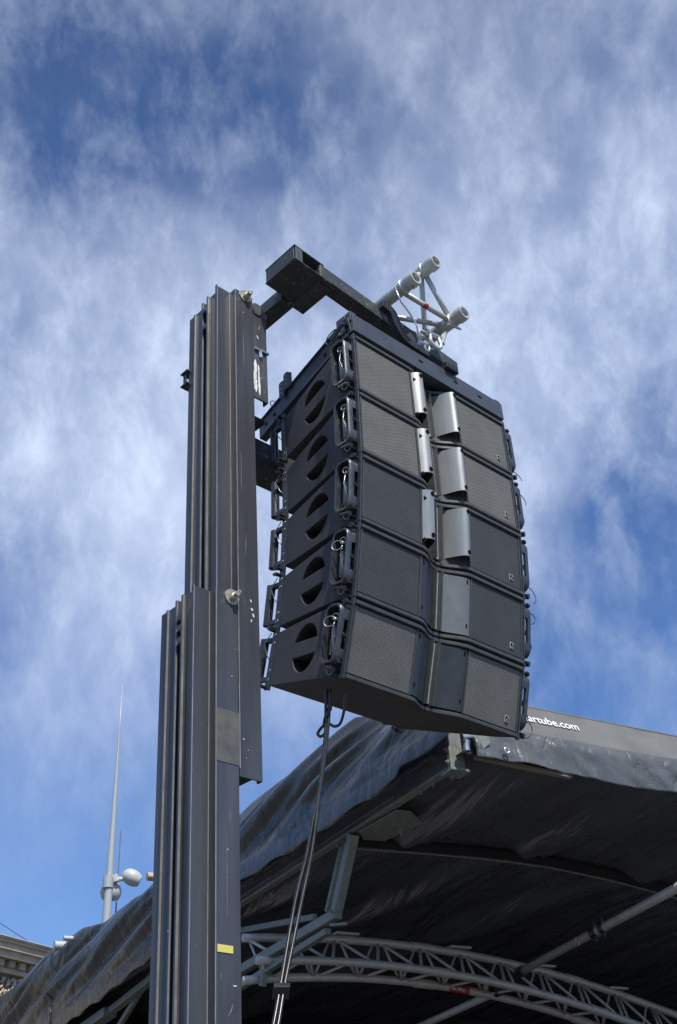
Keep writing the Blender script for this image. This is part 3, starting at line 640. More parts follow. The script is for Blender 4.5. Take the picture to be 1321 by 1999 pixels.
# rigging between truss and bumper
SG = empty('steel_hook_plate', ab(.62, .1, .5), 'black curved hook plate hanging from the truss piece past the boom', 'hook')
m = MB(); pts = [P2(x, y, .10) for x, y in ((745, 592), (765, 610), (778, 640), (795, 665), (835, 692))]
pp_ = catmull([V((a, 0, z)) for a, z in pts], 5); lft, rgt = [], []
for i_, p_ in enumerate(pp_):
    d_ = (pp_[min(i_+1, len(pp_)-1)]-pp_[max(i_-1, 0)]).normalized(); n_ = V((d_.z, 0, -d_.x)); wd_ = .040-.012*abs(i_/len(pp_)-.4)
    lft.append(p_+n_*wd_); rgt.append(p_-n_*wd_*.7)
for i_ in range(len(pp_)-1):
    q4 = [lft[i_], lft[i_+1], rgt[i_+1], rgt[i_]]; m.slab([ab(v_.x, .085, v_.z)-SG.location for v_ in q4], B_*.045)
m.build('hook_plate', MT['cable'], SG, bevel=.004)
m = MB(); ca, cz = ch['A']; m.tube([ab(ca, .10, cz)-SG.location + (A_*cos(t)+Z*sin(t))*.038 for t in [2*pi*i/18 for i in range(18)]], .009, 8, closed=True); m.build('clamp_ring', MT['alu'], SG, 'all')
def pth(pxs, b): return [ab(P2(x, y, b)[0], b, P2(x, y, b)[1]) for x, y in pxs]
W1 = MB(); o0 = ab(.7, -.02, .5)
W1.tube([p-o0 for p in pth(((770, 560), (783, 590), (800, 612), (812, 632), (818, 655), (826, 662)), -.05)], .006, 8)
tag(W1.build('wire_sling', MT['chrome'], None, 'all', origin=None), 'thin steel wire sling looped round the nearest truss tube', 'sling').location = o0
def shackle(px, py, tilt, label, sc=1.0, b=-.03):
    a, z = P2(px, py, b); c = ab(a, b, z); r = empty('shackle', c, label, 'shackle', 'shackles under the truss piece')
    ca_, sa_ = cos(tilt), sin(tilt); ux = A_*ca_+Z*sa_; uz = A_*-sa_+Z*ca_
    m = MB(); pts = [ux*(-.026*sc)+uz*(-.035*sc)] + [ux*(-.026*sc*cos(t)*1.25)+uz*(.03*sc*sin(t)+.0) for t in [pi*i/10 for i in range(11)]] + [ux*(.026*sc)+uz*(-.035*sc)]
    m.tube(pts, .0085*sc, 10); m.build('bow', MT['alu'], r, 'all')
    m = MB(); m.tube([ux*(-.045*sc)+uz*(-.035*sc), ux*(.045*sc)+uz*(-.035*sc)], .0095*sc, 12); m.tube([ux*(.036*sc)+uz*(-.035*sc), ux*(.05*sc)+uz*(-.035*sc)], .016*sc, 6); m.build('pin', MT['chrome'], r, 30)
    return r
shackle(826, 658, .3, 'left bow shackle of the two, linked to the wire sling', 1.5)
shackle(850, 668, pi+.2, 'right bow shackle of the two, close to the lowest truss tube', 1.55, -.05)
m = MB(); a, z = P2(833, 676, -.03); c0 = ab(a, -.03, z)
m.tube([(A_*cos(t)*.022+Z*sin(t)*.04+B_*.0) for t in [2*pi*i/20 for i in range(20)]], .008, 8, closed=True)
o = m.build('chain_link', MT['chrome'], None, 'all'); o.location = c0; tag(o, 'oval steel chain link between the two shackles', 'chain link')
m = MB(); a, z = P2(862, 668, .02); c0 = ab(a, .02, z); bz = ch['B']
m.bar(V((0, 0, -.02)), ab(bz[0], .06, bz[1]-.03)-c0, .03, .02); m.tube(ring(ab(bz[0], .02, bz[1])-c0, B_, .036, 18), .010, 8, closed=True)
m.tube([ab(bz[0]-.05, .0, bz[1]-.05)-c0, ab(bz[0]+.075, -.01, bz[1]-.03)-c0], .009, 8)
o = m.build('tube_clamp', MT['alu'], None, 30); o.location = c0; tag(o, 'bright clamp gripping the lowest tube of the truss piece', 'clamp')

# ------------------------------------------------------------------ bumper frame
BW = 1.358
BF = empty('flying_frame', ab(BW/2, 0, 0), 'dark blue grey steel frame bolted on top of the speaker stack', 'rigging frame', rot=(0, 0, PHI))
T0, T1 = .018, .150
m = MB()
m.box((-BW/2, -.012, T0+.0), (BW/2, -.004, T1)); m.box((-BW/2, -.004, T1-.008), (BW/2, .06, T1)); m.box((-BW/2, -.004, T0), (BW/2, .06, T0+.008))
m.build('front_beam', MT['bumper'], BF, bevel=.0025)
m = MB()
for x in (-.10, .22, .45):
    m.box((x-.018, -.0135, .085), (x+.018, -.0125, .100))
m.build('slot', MT['black'], BF)
tn = math.tan(radians(11.3))
for s in (-1, 1):
    e = lambda y: s*(BW/2-y*tn)
    m = MB(); yb = 1.14
    m.prism([(e(.0), .0), (e(yb), yb), (e(yb)-s*.01, yb), (e(0)-s*.01, 0)], T0+.0, T1-.01)
    m.prism([(e(.0)-s*.01, .062), (e(yb)-s*.01, yb), (e(yb)-s*.06, yb), (e(0)-s*.06, .062)], T0, T0+.008)
    m.prism([(e(.0)+s*.012, .02), (e(yb)+s*.012, yb), (e(yb)-s*.055, yb), (e(0)-s*.055, .062)], T1-.009, T1)
    m.build('side_arm', MT['bumper'], BF, bevel=.002)
    m = MB()
    for y in (.30, .93, 1.04): m.tube([V((e(y)+s*.001, y, .07)), V((e(y)+s*.003, y, .07))], .014, 12)
    m.build('hole', MT['black'], BF)
    # perforated lug plates over the rear hinge
    for y0, dz in ((.74, 0), (.80, -.03)):
        m = MB(); n = 18; hw, z0, z1 = .026, T1-.02+dz, .265+dz
        bar_pts = [(-hw, z0), (hw, z0), (hw, z1-hw*.4), (hw*.5, z1), (-hw*.5, z1), (-hw, z1-hw*.4)]
        if y0 == .74: bar_pts = [(-hw, z0), (.05, z0), (.05, z1-.03), (hw*.5, z1), (-hw*.5, z1), (-hw, z1-hw*.4)]
        m.slab([V((e(y0)+s*(.016), y0-.0+x, zz_)) for x, zz_ in [(-p_[0], p_[1]) for p_ in bar_pts]], V((s*.008, 0, 0)))
        lg = m.build('lug_plate', MT['bumper'], BF, bevel=.002)
        m = MB()
        for k in range(3): m.tube([V((e(y0)+s*.0135, y0, z1-.025-.035*k)), V((e(y0)+s*.0255, y0, z1-.025-.035*k))], .0075, 10)
        m.build('hole', MT['lamp_shell'], lg)
    # front hinge knuckle
    m = MB(); m.box((s*(BW/2-.02)-.02, .055, .05), (s*(BW/2-.02)+.02, .13, .185)); m.box((s*(BW/2-.02)-.028, -.002, .10), (s*(BW/2-.02)+.02, .045, .175)); m.build('front_lug', MT['bumper'], BF, bevel=.003)
    m = MB(); m.tube([V((s*(BW/2-.07), .05, .09)), V((s*(BW/2+.03), .05, .09))], .010, 10); m.tube([V((s*(BW/2-.01), .02, .02)), V((s*(BW/2+.012), .02, .125))], .008, 8)
    m.tube([V((s*(BW/2+.03), .05+.02*k, .09-.012*k)) for k in range(6)], .012, 8); m.build('pin', MT['rail'], BF, 30)
m = MB(); m.box((-.60, .061, T0+.010), (.60, .298, T0+.03)); m.build('web_panel', MT['bumper'], BF)
m = MB(); m.box((-.50, .60, T0), (.50, .68, T1-.03)); m.box((-.50, .30, T0+.01), (.50, .36, T1-.05)); m.box((-.05, .06, T0+.02), (.05, .60, T1-.04)); m.build('cross_bar', MT['bumper'], BF, bevel=.003)
m = MB(); m.prism([(.115, -.045), (.225, -.045), (.21, .04), (.13, .04)], T1, T1+.05, ); m.build('lifting_eye', MT['cable'], BF, bevel=.006)
def loop(m, c, d1, d2, r, R, k=22, frac=.93, ph=0.0):
    m.tube([V(c)+V(d1)*(R*(1-cos(ph+2*pi*frac*i/k)))+V(d2)*(R*.8*sin(ph+2*pi*frac*i/k)) for i in range(k+1)], r, 6)
for args in (((-BW/2-.0, .10, .09), (-.15, 1, -.25), (0, 0, 1), .0035, .055), ((-BW/2+.14, .86, .09), (-.2, .6, .3), (0, .2, 1), .003, .035), ((BW/2, .05, .07), (1, .0, -.1), (0, 0, 1), .003, .035)):
    m = MB(); loop(m, *args); m.build('lanyard', MT['cable'], BF, 'all')

# ------------------------------------------------------------------ speaker cabinets
H = .429; HB = .419; D = .80; VX = .178; VD = .088
HW = BW/2
def plan_edge(x):       # y of the front outline at x
    ax = abs(x)
    if ax >= VX+.03: return 0.0
    t = ax/(VX+.03); return VD*(0.5+0.5*cos(pi*t)) if t < 1 else 0
def ztop(x, y): return -.006-.052*min(1, max(0, y)/D)
def zbot(x, y): return -HB+.052*min(1, max(0, y)/D)
front = [(-HW+.012, 0)] + [(x, plan_edge(x)) for x in [(-VX-.03)+(2*VX+.06)*i/24 for i in range(25)]] + [(HW-.012, 0)]
ri = BW/2-D*tn
body = front + [(HW-.012, .02), (HW+.0-.02*tn-.004, .15), (ri+.006, D-.01), (ri-.01, D), (-ri+.01, D), (-ri-.006, D-.01), (-HW+.02*tn+.004, .15), (-HW+.012, .02)]
def cab_mesh():
    m = MB()
    # recessed front: body starts 18 mm behind the lips
    b2 = [(x, y+.018) if i < len(front) else (x, y) for i, (x, y) in enumerate(body)]
    b2 = [p for i, p in enumerate(b2) if not (i in (len(front), len(body)-1))]
    m.prism(b2, zbot, ztop); return m
enc = cab_mesh().build('enclosure', MT['cab'], None)
# cut the two D-shaped pockets in each side
def cutter(s):
    bm_ = bmesh.new(); cy_, cz_, R = .43, -.205, .135; wv = .044
    sc_ = {1: [], -1: []}
    def loopD(sign):
        pts = []
        a0 = math.asin(wv/R)
        for i in range(15):
            t = a0+(pi-2*a0)*i/14; pts.append((cy_+R*cos(t), cz_+sign*R*sin(t)))
        # round the two tips a little
        return pts
    for sign in (1, -1):
        pts = loopD(sign)
        vs0 = []; vs1 = []
        for (y, z) in pts:
            xs = HW-y*tn
            vs0.append(bm_.verts.new((s*(xs+.06), y, z))); vs1.append(bm_.verts.new((s*(xs-.11), y, z)))
        n = len(pts); bm_.faces.new(vs0); bm_.faces.new(vs1[::-1])
        for i in range(n): bm_.faces.new((vs0[i], vs1[i], vs1[(i+1) % n], vs0[(i+1) % n]))
    bmesh.ops.recalc_face_normals(bm_, faces=bm_.faces)
    me = bpy.data.meshes.new('cut'); bm_.to_mesh(me); bm_.free(); me.materials.append(MT['rubber'])
    o = bpy.data.objects.new('cut', me); COL.objects.link(o); return o
cuts = [cutter(-1), cutter(1)]
for c in cuts:
    md = enc.modifiers.new('b', 'BOOLEAN'); md.object = c; md.operation = 'DIFFERENCE'; md.solver = 'EXACT'
bpy.context.view_layer.update()
me = bpy.data.meshes.new_from_object(enc.evaluated_get(bpy.context.evaluated_depsgraph_get()))
enc.modifiers.clear(); enc.data = me; me.name = 'enclosure'
for c in cuts: bpy.data.objects.remove(c)
md = enc.modifiers.new('bevel', 'BEVEL'); md.width = .004; md.segments = 2; md.limit_method = 'ANGLE'; md.angle_limit = radians(35)

CB = empty('speaker_cabinet', (0, 0, 0), None, None)
enc.parent = CB
# front lips, top and bottom, rolled along the curved outline
def lip(z0, z1, out_=.010):
    m = MB(); n = len(front)
    prof_ = [(.03, z0), (-out_*.6, z0), (-out_, z0+(z1-z0)*.15), (-out_, z0+(z1-z0)*.85), (-out_*.6, z1), (.03, z1)]
    vs = []; fs = []
    for i, (x, y) in enumerate(front):
        x = max(-HW+.014, min(HW-.014, x))
        for (dy, z) in prof_: vs.append((x, y+dy, z))
    k = len(prof_)
    for i in range(n-1):
        for j in range(k): fs.append((i*k+j, i*k+(j+1) % k, (i+1)*k+(j+1) % k, (i+1)*k+j))
    fs += [tuple(range(k)), tuple((n-1)*k+j for j in range(k))[::-1]]
    fs = [f[::-1] for f in fs]
    m.add(vs, fs); return m
lip(-.029, -.008).build('front_lip', MT['cab_edge'], CB, 30); lip(-HB, -HB+.021).build('front_lip', MT['cab_edge'], CB, 40)
GX0, GX1 = .212, .652
for s in (-1, 1):
    m = MB(); x0, x1 = sorted((s*GX0, s*GX1)); m.box((x0, .002, -HB+.030), (x1, .012, -.038)); m.build('grille', MT['gr_light'], CB, bevel=.003)
    m = MB()
    m.box((x0-.009, -.003, -HB+.028), (x0-.001, .014, -.036)); m.box((x1+.001, -.003, -HB+.028), (x1+.009, .014, -.036)); m.box((x0-.009, -.003, -.0358), (x1+.009, .014, -.0345)); m.build('grille_frame', MT['cab_edge'], CB, bevel=.002)
# waveguide plates
NOSE = [(.198, -.002), (.188, -.014), (.172, -.029), (.156, -.038), (.142, -.040), (.128, -.032), (.114, -.012), (.100, .020), (.085, .056), (.070, .090), (.060, .115)]
FLAT = [(.203, .004), (.194, .002), (.170, .006), (.148, .014), (.124, .026), (.098, .040), (.075, .052), (.050, .062), (.034, .070)]
def plate_mb(s, prof_, zt, zb_, th_=.006):
    m = MB(); n = len(prof_)-1; vs = []; N = (n+1)*2
    for x, y in prof_: vs += [(s*x, y, zt), (s*x, y, zb_)]
    for x, y in prof_: vs += [(s*(x-.004), y+th_, zt), (s*(x-.004), y+th_, zb_)]
    fs = []
    for i in range(n):
        a = 2*i; fs += [(a, a+2, a+3, a+1), (N+a, N+a+1, N+a+3, N+a+2), (a, N+a, N+a+2, a+2), (a+1, a+3, N+a+3, N+a+1)]
    fs += [(0, 1, N+1, N), (2*n, N+2*n, N+2*n+1, 2*n+1)]
    if s > 0: fs = [f[::-1] for f in fs]
    m.add(vs, fs)
    return m
PL = {}
for s in (-1, 1):
    for nm, pr_, zt_p, zb_p in (('nose', NOSE, -.042, -HB+.066), ('flat', FLAT, -.040, -HB+.034)):
        o = plate_mb(s, pr_, zt_p, zb_p).build('waveguide_plate', MT['plate_lit'], None, 30); PL[(s, nm)] = o.data
        if nm == 'flat': bpy.data.objects.remove(o); continue
        pl = o; pl.parent = CB; pl['side'] = s
    for z in (-.064, -HB+.090):
        m = MB(); m.slab([V((s*.150+.012*cos(t), -.0425, z+.015*sin(t))) for t in [2*pi*k/14 for k in range(14)]], V((0, .008, 0))); m.build('notch', MT['black'], pl, 30)
        if s < 0: m = MB(); m.slab([V((-.193, -.009, z-.034+.018)), V((-.193, -.009, z-.034-.018)), V((-.180, -.024, z-.034))], V((.004, .005, 0))); m.build('notch', MT['black'], pl)
m = MB(); m.box((-.019, .080, -HB+.04), (.019, .092, -.04)); m.build('centre_slot', MT['alu'], CB, bevel=.002)
for x in (-.024, .024):
    m = MB(); m.box((x-.004, .050, -HB+.03), (x+.004, .10, -.036)); m.build('slot_frame', MT['cab_edge'], CB)
# badge on the right grille
m = MB(); bx, bz_ = .565, -.335
m.box((bx-.017, -.003, bz_-.020), (bx+.017, .001, bz_+.020)); bdg = m.build('badge', MT['badge'], CB, bevel=.002)
m = MB(); m.box((bx-.012, -.0045, bz_-.014), (bx+.012, -.0032, bz_+.014)); m.build('badge_field', MT['black'], bdg)
m = MB(); m.bar(V((bx-.007, -.0055, bz_-.010)), V((bx+.010, -.0055, bz_+.012)), .001, .003, V((1, 0, 0))); m.box((bx-.010, -.0062, bz_-.014), (bx+.008, -.0047, bz_-.011)); m.build('badge_mark', MT['badge'], bdg)
# side furniture
for s in (-1, 1):
    ex_ = lambda y: s*(HW-y*tn)
    # rail at the front edge
    m = MB(); m.box((min(s*(HW+.001), s*(HW-.009)), -.006, -H+.004), (max(s*(HW+.001), s*(HW-.009)), .020, -.0)); m.build('rigging_rail', MT['rail'], CB, bevel=.002)
    # front handle: rounded loop standing off the side
    hx = HW+(.046 if s < 0 else .052); cy0, cy1, cz0, cz1 = (.028 if s < 0 else .008), .135, -.050, -.350
    m = MB(); pts = []; r_ = .036
    for (yy, zz_, a0) in ((cy1-r_, cz0-r_, 0), (cy0+r_, cz0-r_, pi/2), (cy0+r_, cz1+r_, pi), (cy1-r_, cz1+r_, 3*pi/2)):
        for k in range(5): a = a0+pi/2*k/4; pts.append(V((s*hx, yy+r_*cos(a), zz_+r_*sin(a))))
    q_ = []
    for i in range(len(pts)):
        q_.append(pts[i]); nx = pts[(i+1) % len(pts)]
        if abs(nx.z-pts[i].z) > .1: q_ += [pts[i].lerp(nx, .14), pts[i].lerp(nx, .17), pts[i].lerp(nx, .83), pts[i].lerp(nx, .86)]
    pts = q_
    n = len(pts)
    # rectangular section ring
    vs = []; fs = []
    cen = V((s*hx, (cy0+cy1)/2, (cz0+cz1)/2))
    for i, p_ in enumerate(pts):
        d = (pts[(i+1) % n]-pts[i-1]).normalized(); nn_ = V((0, d.z, -d.y))
        if nn_.dot(p_-cen) < 0: nn_ = -nn_
        ed = abs(p_.z-cen.z) > (cz0-cz1)/2-r_-.034
        dp = -.064 if ed else -.020
        for o_, xx in ((-.007, dp), (.010, dp), (.010, .006), (.004, .012), (-.007, .010)): vs.append(p_+nn_*o_+V((s*xx, 0, 0)))
    for i in range(n):
        j = (i+1) % n
        for k in range(5): fs.append((i*5+k, i*5+(k+1) % 5, j*5+(k+1) % 5, j*5+k))
    m.add(vs, fs if s < 0 else [f[::-1] for f in fs])
    hd = m.build('handle', MT['rail'], CB, 50)
    m = MB(); m.box((min(s*(HW+.002), s*(HW-.002)), cy0+.004, cz1+.01), (max(s*(HW+.002), s*(HW-.002)), cy1-.004, cz0-.01)); m.build('handle_recess', MT['black'], hd)
    m = MB()
    m.tube([V((s*(HW+.014), .104, cz0-.05)), V((s*(HW+.014), .104, cz1+.05))], .008, 8); m.tube([V((s*(HW+.02), .085, cz0-.09)), V((s*(HW+.02), .085, cz1+.06))], .007, 8)
    m.build('locking_rod', MT['zinc_dark'], hd, 'all')
    m = MB(); m.box((min(s*(HW+.03), s*(HW-.006)), .052, -.13), (max(s*(HW+.03), s*(HW-.006)), .082, -.085))
    m.build('locking_block', MT['cable'], CB, bevel=.003); m = MB()
    m.tube([V((s*(HW-.01), .062, -.105)), V((s*(HW+.045), .062, -.105))], .010, 10); m.build('quick_pin', MT['cable'], CB, 30); m = MB(); m.tube([V((s*(HW-.01), .05, -.385)), V((s*(HW+.058), .045, -.387))], .012, 10)
    m.tube([V((s*(HW+(.05 if s < 0 else .074)), .02, -.392)), V((s*(HW+.045), .095, -.376))], .014 if s < 0 else .017, 10); m.build('quick_pin', MT['cable'], CB, 30); m = MB(); m.tube([V((s*(HW-.004), .045, -.02)), V((s*(HW+.034), .045, -.02))], .011, 8)
    m.build('quick_pin', MT['cable'], CB, 30)
    m = MB(); m.tube([V((s*(HW+.048), .062, -.115)), V((s*(HW+.05), .075, -.19)), V((s*(HW+.044), .05, -.27)), V((s*(HW+.04), .058, -.38))], .003, 6)
    m.build('pin_wire', MT['zinc_dark'], CB, 'all'); m = MB()
    m.tube([p_ for p_ in ring(V((s*(HW+.05), .062, -.112)), V((1, .3, 0)), .018, 14)], .003, 6, closed=True)
    m.build('pin_ring', MT['zinc_dark'], CB, 'all'); m = MB()
    m.tube([p_ for p_ in ring(V((s*(HW+.05), .05, -.40)), V((1, .3, .4)), .016, 14)], .003, 6, closed=True)
    m.build('pin_ring', MT['zinc_dark'], CB, 'all')
    for y_, z_, L_ in ((.020, -.030, .030), (.026, -.205, .020), (.030, -.345, .026)):
        m = MB(); m.tube([V((s*(HW-.004), y_, z_)), V((s*(HW+L_+(.02 if s > 0 else 0)), y_, z_))], .008, 8); m.tube([V((s*(HW+L_+(.02 if s > 0 else 0)-.004), y_, z_)), V((s*(HW+L_+(.02 if s > 0 else 0)+.012), y_, z_))], .015, 10); m.build('knob', MT['rubber'], CB, 30)
    m = MB(); m.box((min(s*(HW+.001), s*(HW+.010)), .138, -.33), (max(s*(HW+.001), s*(HW+.010)), .150, -.07)); m.build('guard_strip', MT['rail'], CB, bevel=.002)
    m = MB(); loop(m, (s*(HW+.02), .06, -.10), (s*.2, .5, -.8), (s*.3, .2, .3), .0026, .032, frac=.8); m.build('lanyard', MT['cable'], CB, 'all')
    # rear rail, bar handle and pins
    xr = s*(ri+.006)
    m = MB(); m.box((min(xr, xr-s*.012), D-.005, -HB+.030), (max(xr, xr-s*.012), D+.040, -.02)); rl = m.build('rear_rail', MT['rail'], CB, bevel=.002)
    m = MB(); hx2 = s*(ri-.010); m.tube([V((hx2, D+.125, -.085)), V((hx2, D+.125, -.335))], .026, 16)
    for z in (-.095, -.325): m.box((hx2-.015, D+.0, z-.012), (hx2+.015, D+.125, z+.012))
    m.build('bar_handle', MT['rail'], CB, 30)
    for z in (-.045, -.375):
        m = MB(); m.tube([V((xr-s*.03, D+.03, z)), V((xr+s*.035, D+.03, z))], .011, 10); m.tube([V((xr+s*.006, D+.03, z)), V((xr+s*.006, D+.085, z+.02))], .010, 8)
        m.build('quick_pin', MT['cable'], CB, 30)
    for z in (-.07, -.12, -.28, -.33): m = MB(); m.tube(ring(V((xr+s*.001, D+.018, z)), V((1, 0, 0)), .008, 10), .0022, 5, closed=True); m.build('pin_ring', MT['zinc_dark'], CB, 'all')
    m = MB()
    m.tube([V((xr+s*.01, D+.04, -.06)), V((xr+s*.02, D+.08, -.12)), V((xr+s*.01, D+.05, -.19)), V((xr, D+.03, -.22))], .003, 6)
    m.build('pin_wire', MT['zinc_dark'], CB, 'all')
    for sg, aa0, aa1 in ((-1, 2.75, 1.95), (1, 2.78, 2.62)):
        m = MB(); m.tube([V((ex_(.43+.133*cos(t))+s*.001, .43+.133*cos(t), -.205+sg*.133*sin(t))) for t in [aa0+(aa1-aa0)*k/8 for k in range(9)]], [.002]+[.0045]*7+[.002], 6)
        m.build('pocket_glint', MT['alu'], CB, 'all')  # pale arc painting the sun glint on the pocket edge
    # little screws round the pockets
    m = MB()
    for y, z in ((.30, -.08), (.60, -.16), (.58, -.30), (.32, -.33), (.70, -.12), (.71, -.30), (.62, -.20)):
        m.tube([V((ex_(y)+s*.0, y, z)), V((ex_(y)+s*.004, y, z))], .006, 8)
    m.build('screw', MT['cable'], CB, 30)

tilts = [0.5, 2.0, 7.0, 11.0, 17.0]
labels = ['topmost black speaker cabinet, directly under the steel flying frame',
          'second speaker cabinet from the top of the hanging stack, pale grille and plates painted sunlit',
          'middle cabinet of the five hanging speakers, dark grille with plates painted sunlit',
          'fourth speaker cabinet down, dark grille with a plate painted half-lit on its right half',
          'lowest speaker cabinet of the stack, tilted down most, coarse grille and plates painted shaded']
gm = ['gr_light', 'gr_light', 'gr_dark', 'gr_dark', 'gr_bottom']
pm = [('plate_lit', 'plate_lit')]*3 + [('plate_shaded', 'plate_half_lit'), ('plate_shaded', 'plate_shaded')]  # lit and shaded tones of one plate material, chosen per cabinet
pos = ab(BW/2, .0, -.004); roots = []
for i in range(5):
    r = CB if i == 0 else copy_tree(CB)
    roots.append(r); r.location = pos
    Rm = Matrix.Rotation(PHI, 4, 'Z') @ Matrix.Rotation(radians(tilts[i]), 4, 'X')
    r.rotation_euler = Rm.to_euler()
    pos = pos + (Rm.to_3x3() @ V((0, 0, -H)))
    tag(r, labels[i], 'speaker', 'speaker cabinets hanging in a vertical stack')
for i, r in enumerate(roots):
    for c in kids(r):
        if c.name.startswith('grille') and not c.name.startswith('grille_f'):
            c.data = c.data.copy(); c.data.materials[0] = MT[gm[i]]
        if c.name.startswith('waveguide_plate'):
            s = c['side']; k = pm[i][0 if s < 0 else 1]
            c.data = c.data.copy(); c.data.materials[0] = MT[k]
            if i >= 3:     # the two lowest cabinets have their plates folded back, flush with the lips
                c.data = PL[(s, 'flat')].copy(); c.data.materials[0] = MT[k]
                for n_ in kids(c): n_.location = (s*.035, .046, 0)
            if k == 'plate_lit': c['label'] = 'curved waveguide plate painted as sunlit'
            elif k == 'plate_shaded': c['label'] = 'waveguide plate painted as shaded'
for o in bpy.data.objects:
    if 'side' in o.keys(): del o['side']
# safety wire loops on the right and left edges, one per cabinet, each bent its own way
rng = random.Random(3)
for i, r in enumerate(roots):
    m = MB(); R = .045+.012*(i % 3)
    loop(m, (HW+.05, .03, -.11 if i % 2 else -.37), (1, .1*(i % 3), -.1+.12*i), (0, .2, 1), .0028, R, frac=.55+.08*i)
    m.build('lanyard', MT['cable'], r, 'all'); m = MB()
    if i in (1, 3, 4): loop(m, (HW+.04, .03, -.30), (.9, 0, .3), (0, .1, -1), .0028, .035, frac=.8); m.build('lanyard', MT['cable'], r, 'all')
    if i in (3, 4):
        m = MB(); loop(m, (-HW-.05, .06, -.13), (-.5, .7, -.3), (0, .3, 1), .0032, .034, frac=.9); m.build('lanyard', MT['zinc_dark'], r, 'all')

# ------------------------------------------------------------------ cables
cz0 = 5.75
def dd(y): return cz0-(y-1380)/620*.75
def cab_line(pxs, r, name, mtl, label, ext=None):
    pts = [at(x, y, dd(y)) for x, y in pxs]
    if ext: pts.append(ext)
    o = pts[0]; root = empty(name, o, label, 'cable', 'cables hanging from the speaker stack')
    n = len(pts); cut = next((k for k, (x, y) in enumerate(pxs) if y > 1750), n-1)
    P = catmull([p-o for p in pts])
    m = MB(); m.tube(P, r, 10); m.build('cable_length', MT['cord'], root, 'all'); return root
gx = at(470, 1999, 4.9); gx = V((gx.x+.1, gx.y-.3, .05))
cab_line([(637, 1346), (636, 1376), (635, 1430), (628, 1500), (620, 1560), (611, 1600), (598, 1670), (580, 1742), (567, 1810), (549, 1915), (534, 1999), (520, 2060), (498, 2170), (470, 2320)], .0085, 'hanging_cable', MT['cable_grey'], 'left one of the two black cables hanging below the speakers')
cab_line([(644, 1346), (643, 1376), (639, 1430), (631, 1500), (622, 1560), (617, 1600), (607, 1670), (592, 1742), (578, 1810), (557, 1915), (543, 1999), (530, 2060), (508, 2170), (480, 2320)], .0085, 'hanging_cable', MT['cable_grey'], 'right one of the two black cables hanging below the speakers')
m = MB(); c = at(549, 1935, dd(1935)); m.box((-.034, -.02, -.028), (.034, .02, .028), lambda x, y, z: XC*x+FW*y+(YC+XC*.12)*z)
o = m.build('cable_tie', MT['cable'], None, bevel=.004); o.location = c; tag(o, 'black tie holding both hanging cables together near the bottom edge', 'cable tie')
m = MB(); pts = [at(x, y, 5.72) for x, y in ((674, 1356), (672, 1384), (664, 1412), (652, 1418), (640, 1412), (628, 1420), (620, 1432), (626, 1438), (634, 1432))]; o0 = pts[0]
P = catmull([p-o0 for p in pts], 4); m.tube(P, .0075, 6)
for i in range(1): m.tube([p-o0 for p in (at(645, 1352, 5.72), at(645, 1384, 5.72), at(634, 1402, 5.72), at(632, 1415, 5.72))], .008, 8)
o = m.build('strap', MT['cable'], None); o.location = o0; tag(o, 'black webbing strap looped round the cables under the speakers', 'strap')

# ------------------------------------------------------------------ tapered pole with spotlights
pd = 24.0
pb = at(208, 1790, pd); axis_t = at(239, 1335, 1.0)
# put the tip straight above the base along the plumb, with the slight lean the pole has
N_ = V((pb.x, pb.y, 0)).normalized()
tip = hit(239, 1335, V((pb.x, pb.y, 0)), N_)
PR = empty('spire_pole', (pb.x, pb.y, 0), 'tall tapering grey pole with white spotlights behind the stage roof', 'pole')
o = PR.location; lean = (tip-pb)/(tip.z-pb.z)
base = pb-lean*pb.z
ks = [0, .2, .5, 1, 1.2]
hgt = tip.z
m = MB(); pts = [base+lean*(hgt*k/12)-o for k in range(13)]
rb = 17/2/F_PX*(pb-CAM).dot(FW)
frac = pb.z/hgt
m.tube(pts, [max(.008, rb*(1-k/12)/(1-frac)*1.0) for k in range(13)], 20); m.build('shaft', MT['pole'], PR, 'all')
def wp(px, py): return hit(px, py, V((pb.x, pb.y, 0)), N_)-o
s1 = wp(258, 1712); e_ = XC
m = MB(); m.tube([wp(222, 1716), wp(240, 1716)], .045, 10); m.tube([wp(222, 1709), wp(226, 1722)], .08, 10); ab1 = m.build('arm', MT['lamp_shell'], PR, 30)
ax = (wp(278, 1722)-wp(240, 1702)).normalized(); st = wp(240, 1704)
prf = [(0, .05), (.04, .12), (.10, .165), (.20, .185), (.30, .17), (.38, .12)]
m = MB(); m.tube([st+ax*x for x, r in prf], [r*.88 for x, r in prf], 20); lamp = m.build('spotlight', MT['lamp_shell'], PR, 40)
m = MB(); m.tube([st+ax*.381, st+ax*.39], .10, 20); m.build('lens', MT['glass'], lamp, 30)
st2 = wp(216, 1716); ax2 = (wp(217, 1750)-st2).normalized()+N_*.3; ax2.normalize()
m = MB(); m.tube([st2+N_*.15+ax2*x for x, r in prf], [r*1.15 for x, r in prf], 20); m.build('spotlight', MT['lamp_shell'], PR, 40)
m = MB(); c = wp(211, 1722); m.tube([c-lean*.12, c+lean*.12], rb*1.25, 20); m.build('collar', MT['pole'], PR, 30)
# thin rod
r0 = hit(226, 1775, V((pb.x, pb.y, 0))+N_*.5, N_); r1 = hit(235.5, 1622, V((pb.x, pb.y, 0))+N_*.5, N_)
m = MB(); ln = (r1-r0)/(r1.z-r0.z); m.tube([r0-ln*r0.z, r1], [.024, .012], 8)
o = m.build('lightning_rod', MT['glass'], None, 'all'); tag(o, 'very thin dark rod standing just right of the grey pole', 'rod')

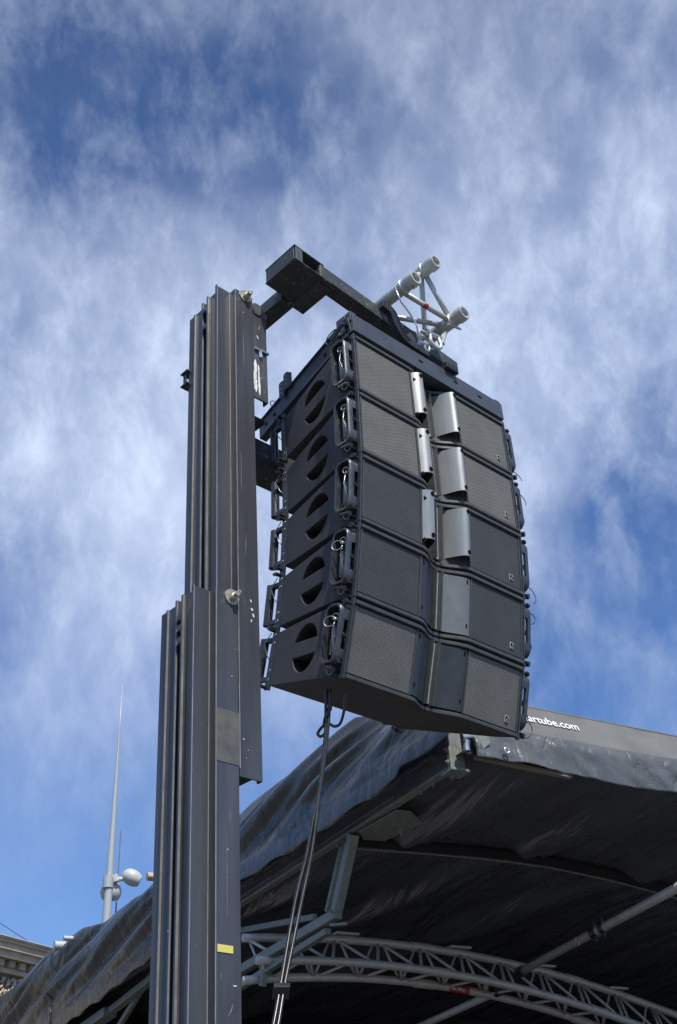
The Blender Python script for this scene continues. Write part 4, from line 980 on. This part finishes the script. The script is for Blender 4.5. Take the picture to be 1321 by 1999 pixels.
# ------------------------------------------------------------------ stone building
BD = az(27); BN = az(117)           # along the cornice, and the normal that faces us
B0 = at(0, 1830, 42.0)
Hc = B0.z
BL = empty('stone_building', V((B0.x, B0.y, 0)), 'old pale stone building with dentil cornice and carved frieze at the lower left', 'building')
def K_(x, d, z): return BD*x+BN*d+Z*z        # d outward
x0, x1 = -16.0, 2.55
m = MB(); m.box((x0, -12, 0), (x1-.9, -.55, Hc-2.0), K_); m.build('wall', MT['stone'], BL)
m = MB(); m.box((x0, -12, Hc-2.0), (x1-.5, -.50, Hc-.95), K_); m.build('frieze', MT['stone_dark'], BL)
m = MB()
for lo_, hi_, d_ in ((-.95, -.80, -.32), (-.55, -.34, .0), (-.34, -.14, .12), (-.14, -.05, .20), (-.05, 0.0, .26)): m.box((x0, -12, Hc+lo_), (x1+d_*.6, d_, Hc+hi_), K_)
m.box((x0, -12, Hc-.80), (x1-.35, -.38, Hc-.55), K_)
m.build('cornice', MT['stone'], BL)
m = MB(); m.box((x0, -12.3, Hc), (x1+.20, .29, Hc+.025), K_); m.build('flashing', MT['flash'], BL)
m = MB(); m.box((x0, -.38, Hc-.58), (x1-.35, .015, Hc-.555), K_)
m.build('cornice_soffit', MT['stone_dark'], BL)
k = x0+.1; n = 0
while k < x1-.4:
    if k > -3:
        m = MB(); m.box((k, -.378, Hc-.78), (k+.26, -.16, Hc-.585), K_); m.build('dentil', MT['stone'], BL)
    k += .52
# carved garland relief on the frieze
rr = random.Random(5)
m = MB()
for i in range(90):
    x = rr.uniform(-2.2, 2.0); z = Hc-1.05-rr.random()*.75
    a = rr.uniform(.6, 1.2); L_ = rr.uniform(.12, .34)
    m.tube([K_(x-cos(a)*L_/2, -.46, z-sin(a)*L_/2), K_(x, -.42, z), K_(x+cos(a)*L_/2, -.46, z+sin(a)*L_/2)], [.025, .05, .02], 7)
for i in range(34):
    x = -2.2+i*.14; z = Hc-1.75+.10*sin(i*.9); m.tube([K_(x-.06, -.47, z), K_(x, -.40, z+.02), K_(x+.06, -.47, z)], [.05, .10, .05], 8)
m.build('carved_relief', MT['stone'], BL, 'all')
# lightning wire along the roof edge
m = MB(); w0 = B0-BL.location
m.tube([K_(-3, 0.1, Hc+1.2), K_(-.6, .1, Hc+.52), K_(0, .1, Hc+.37), K_(1.35, .1, Hc+.05)], .014, 6); m.tube([K_(.55, .1, Hc+.02), K_(.55, .1, Hc+.25)], .010, 6); m.build('roof_wire', MT['glass'], BL, 'all')
print('cab mesh verts', len(enc.data.vertices))
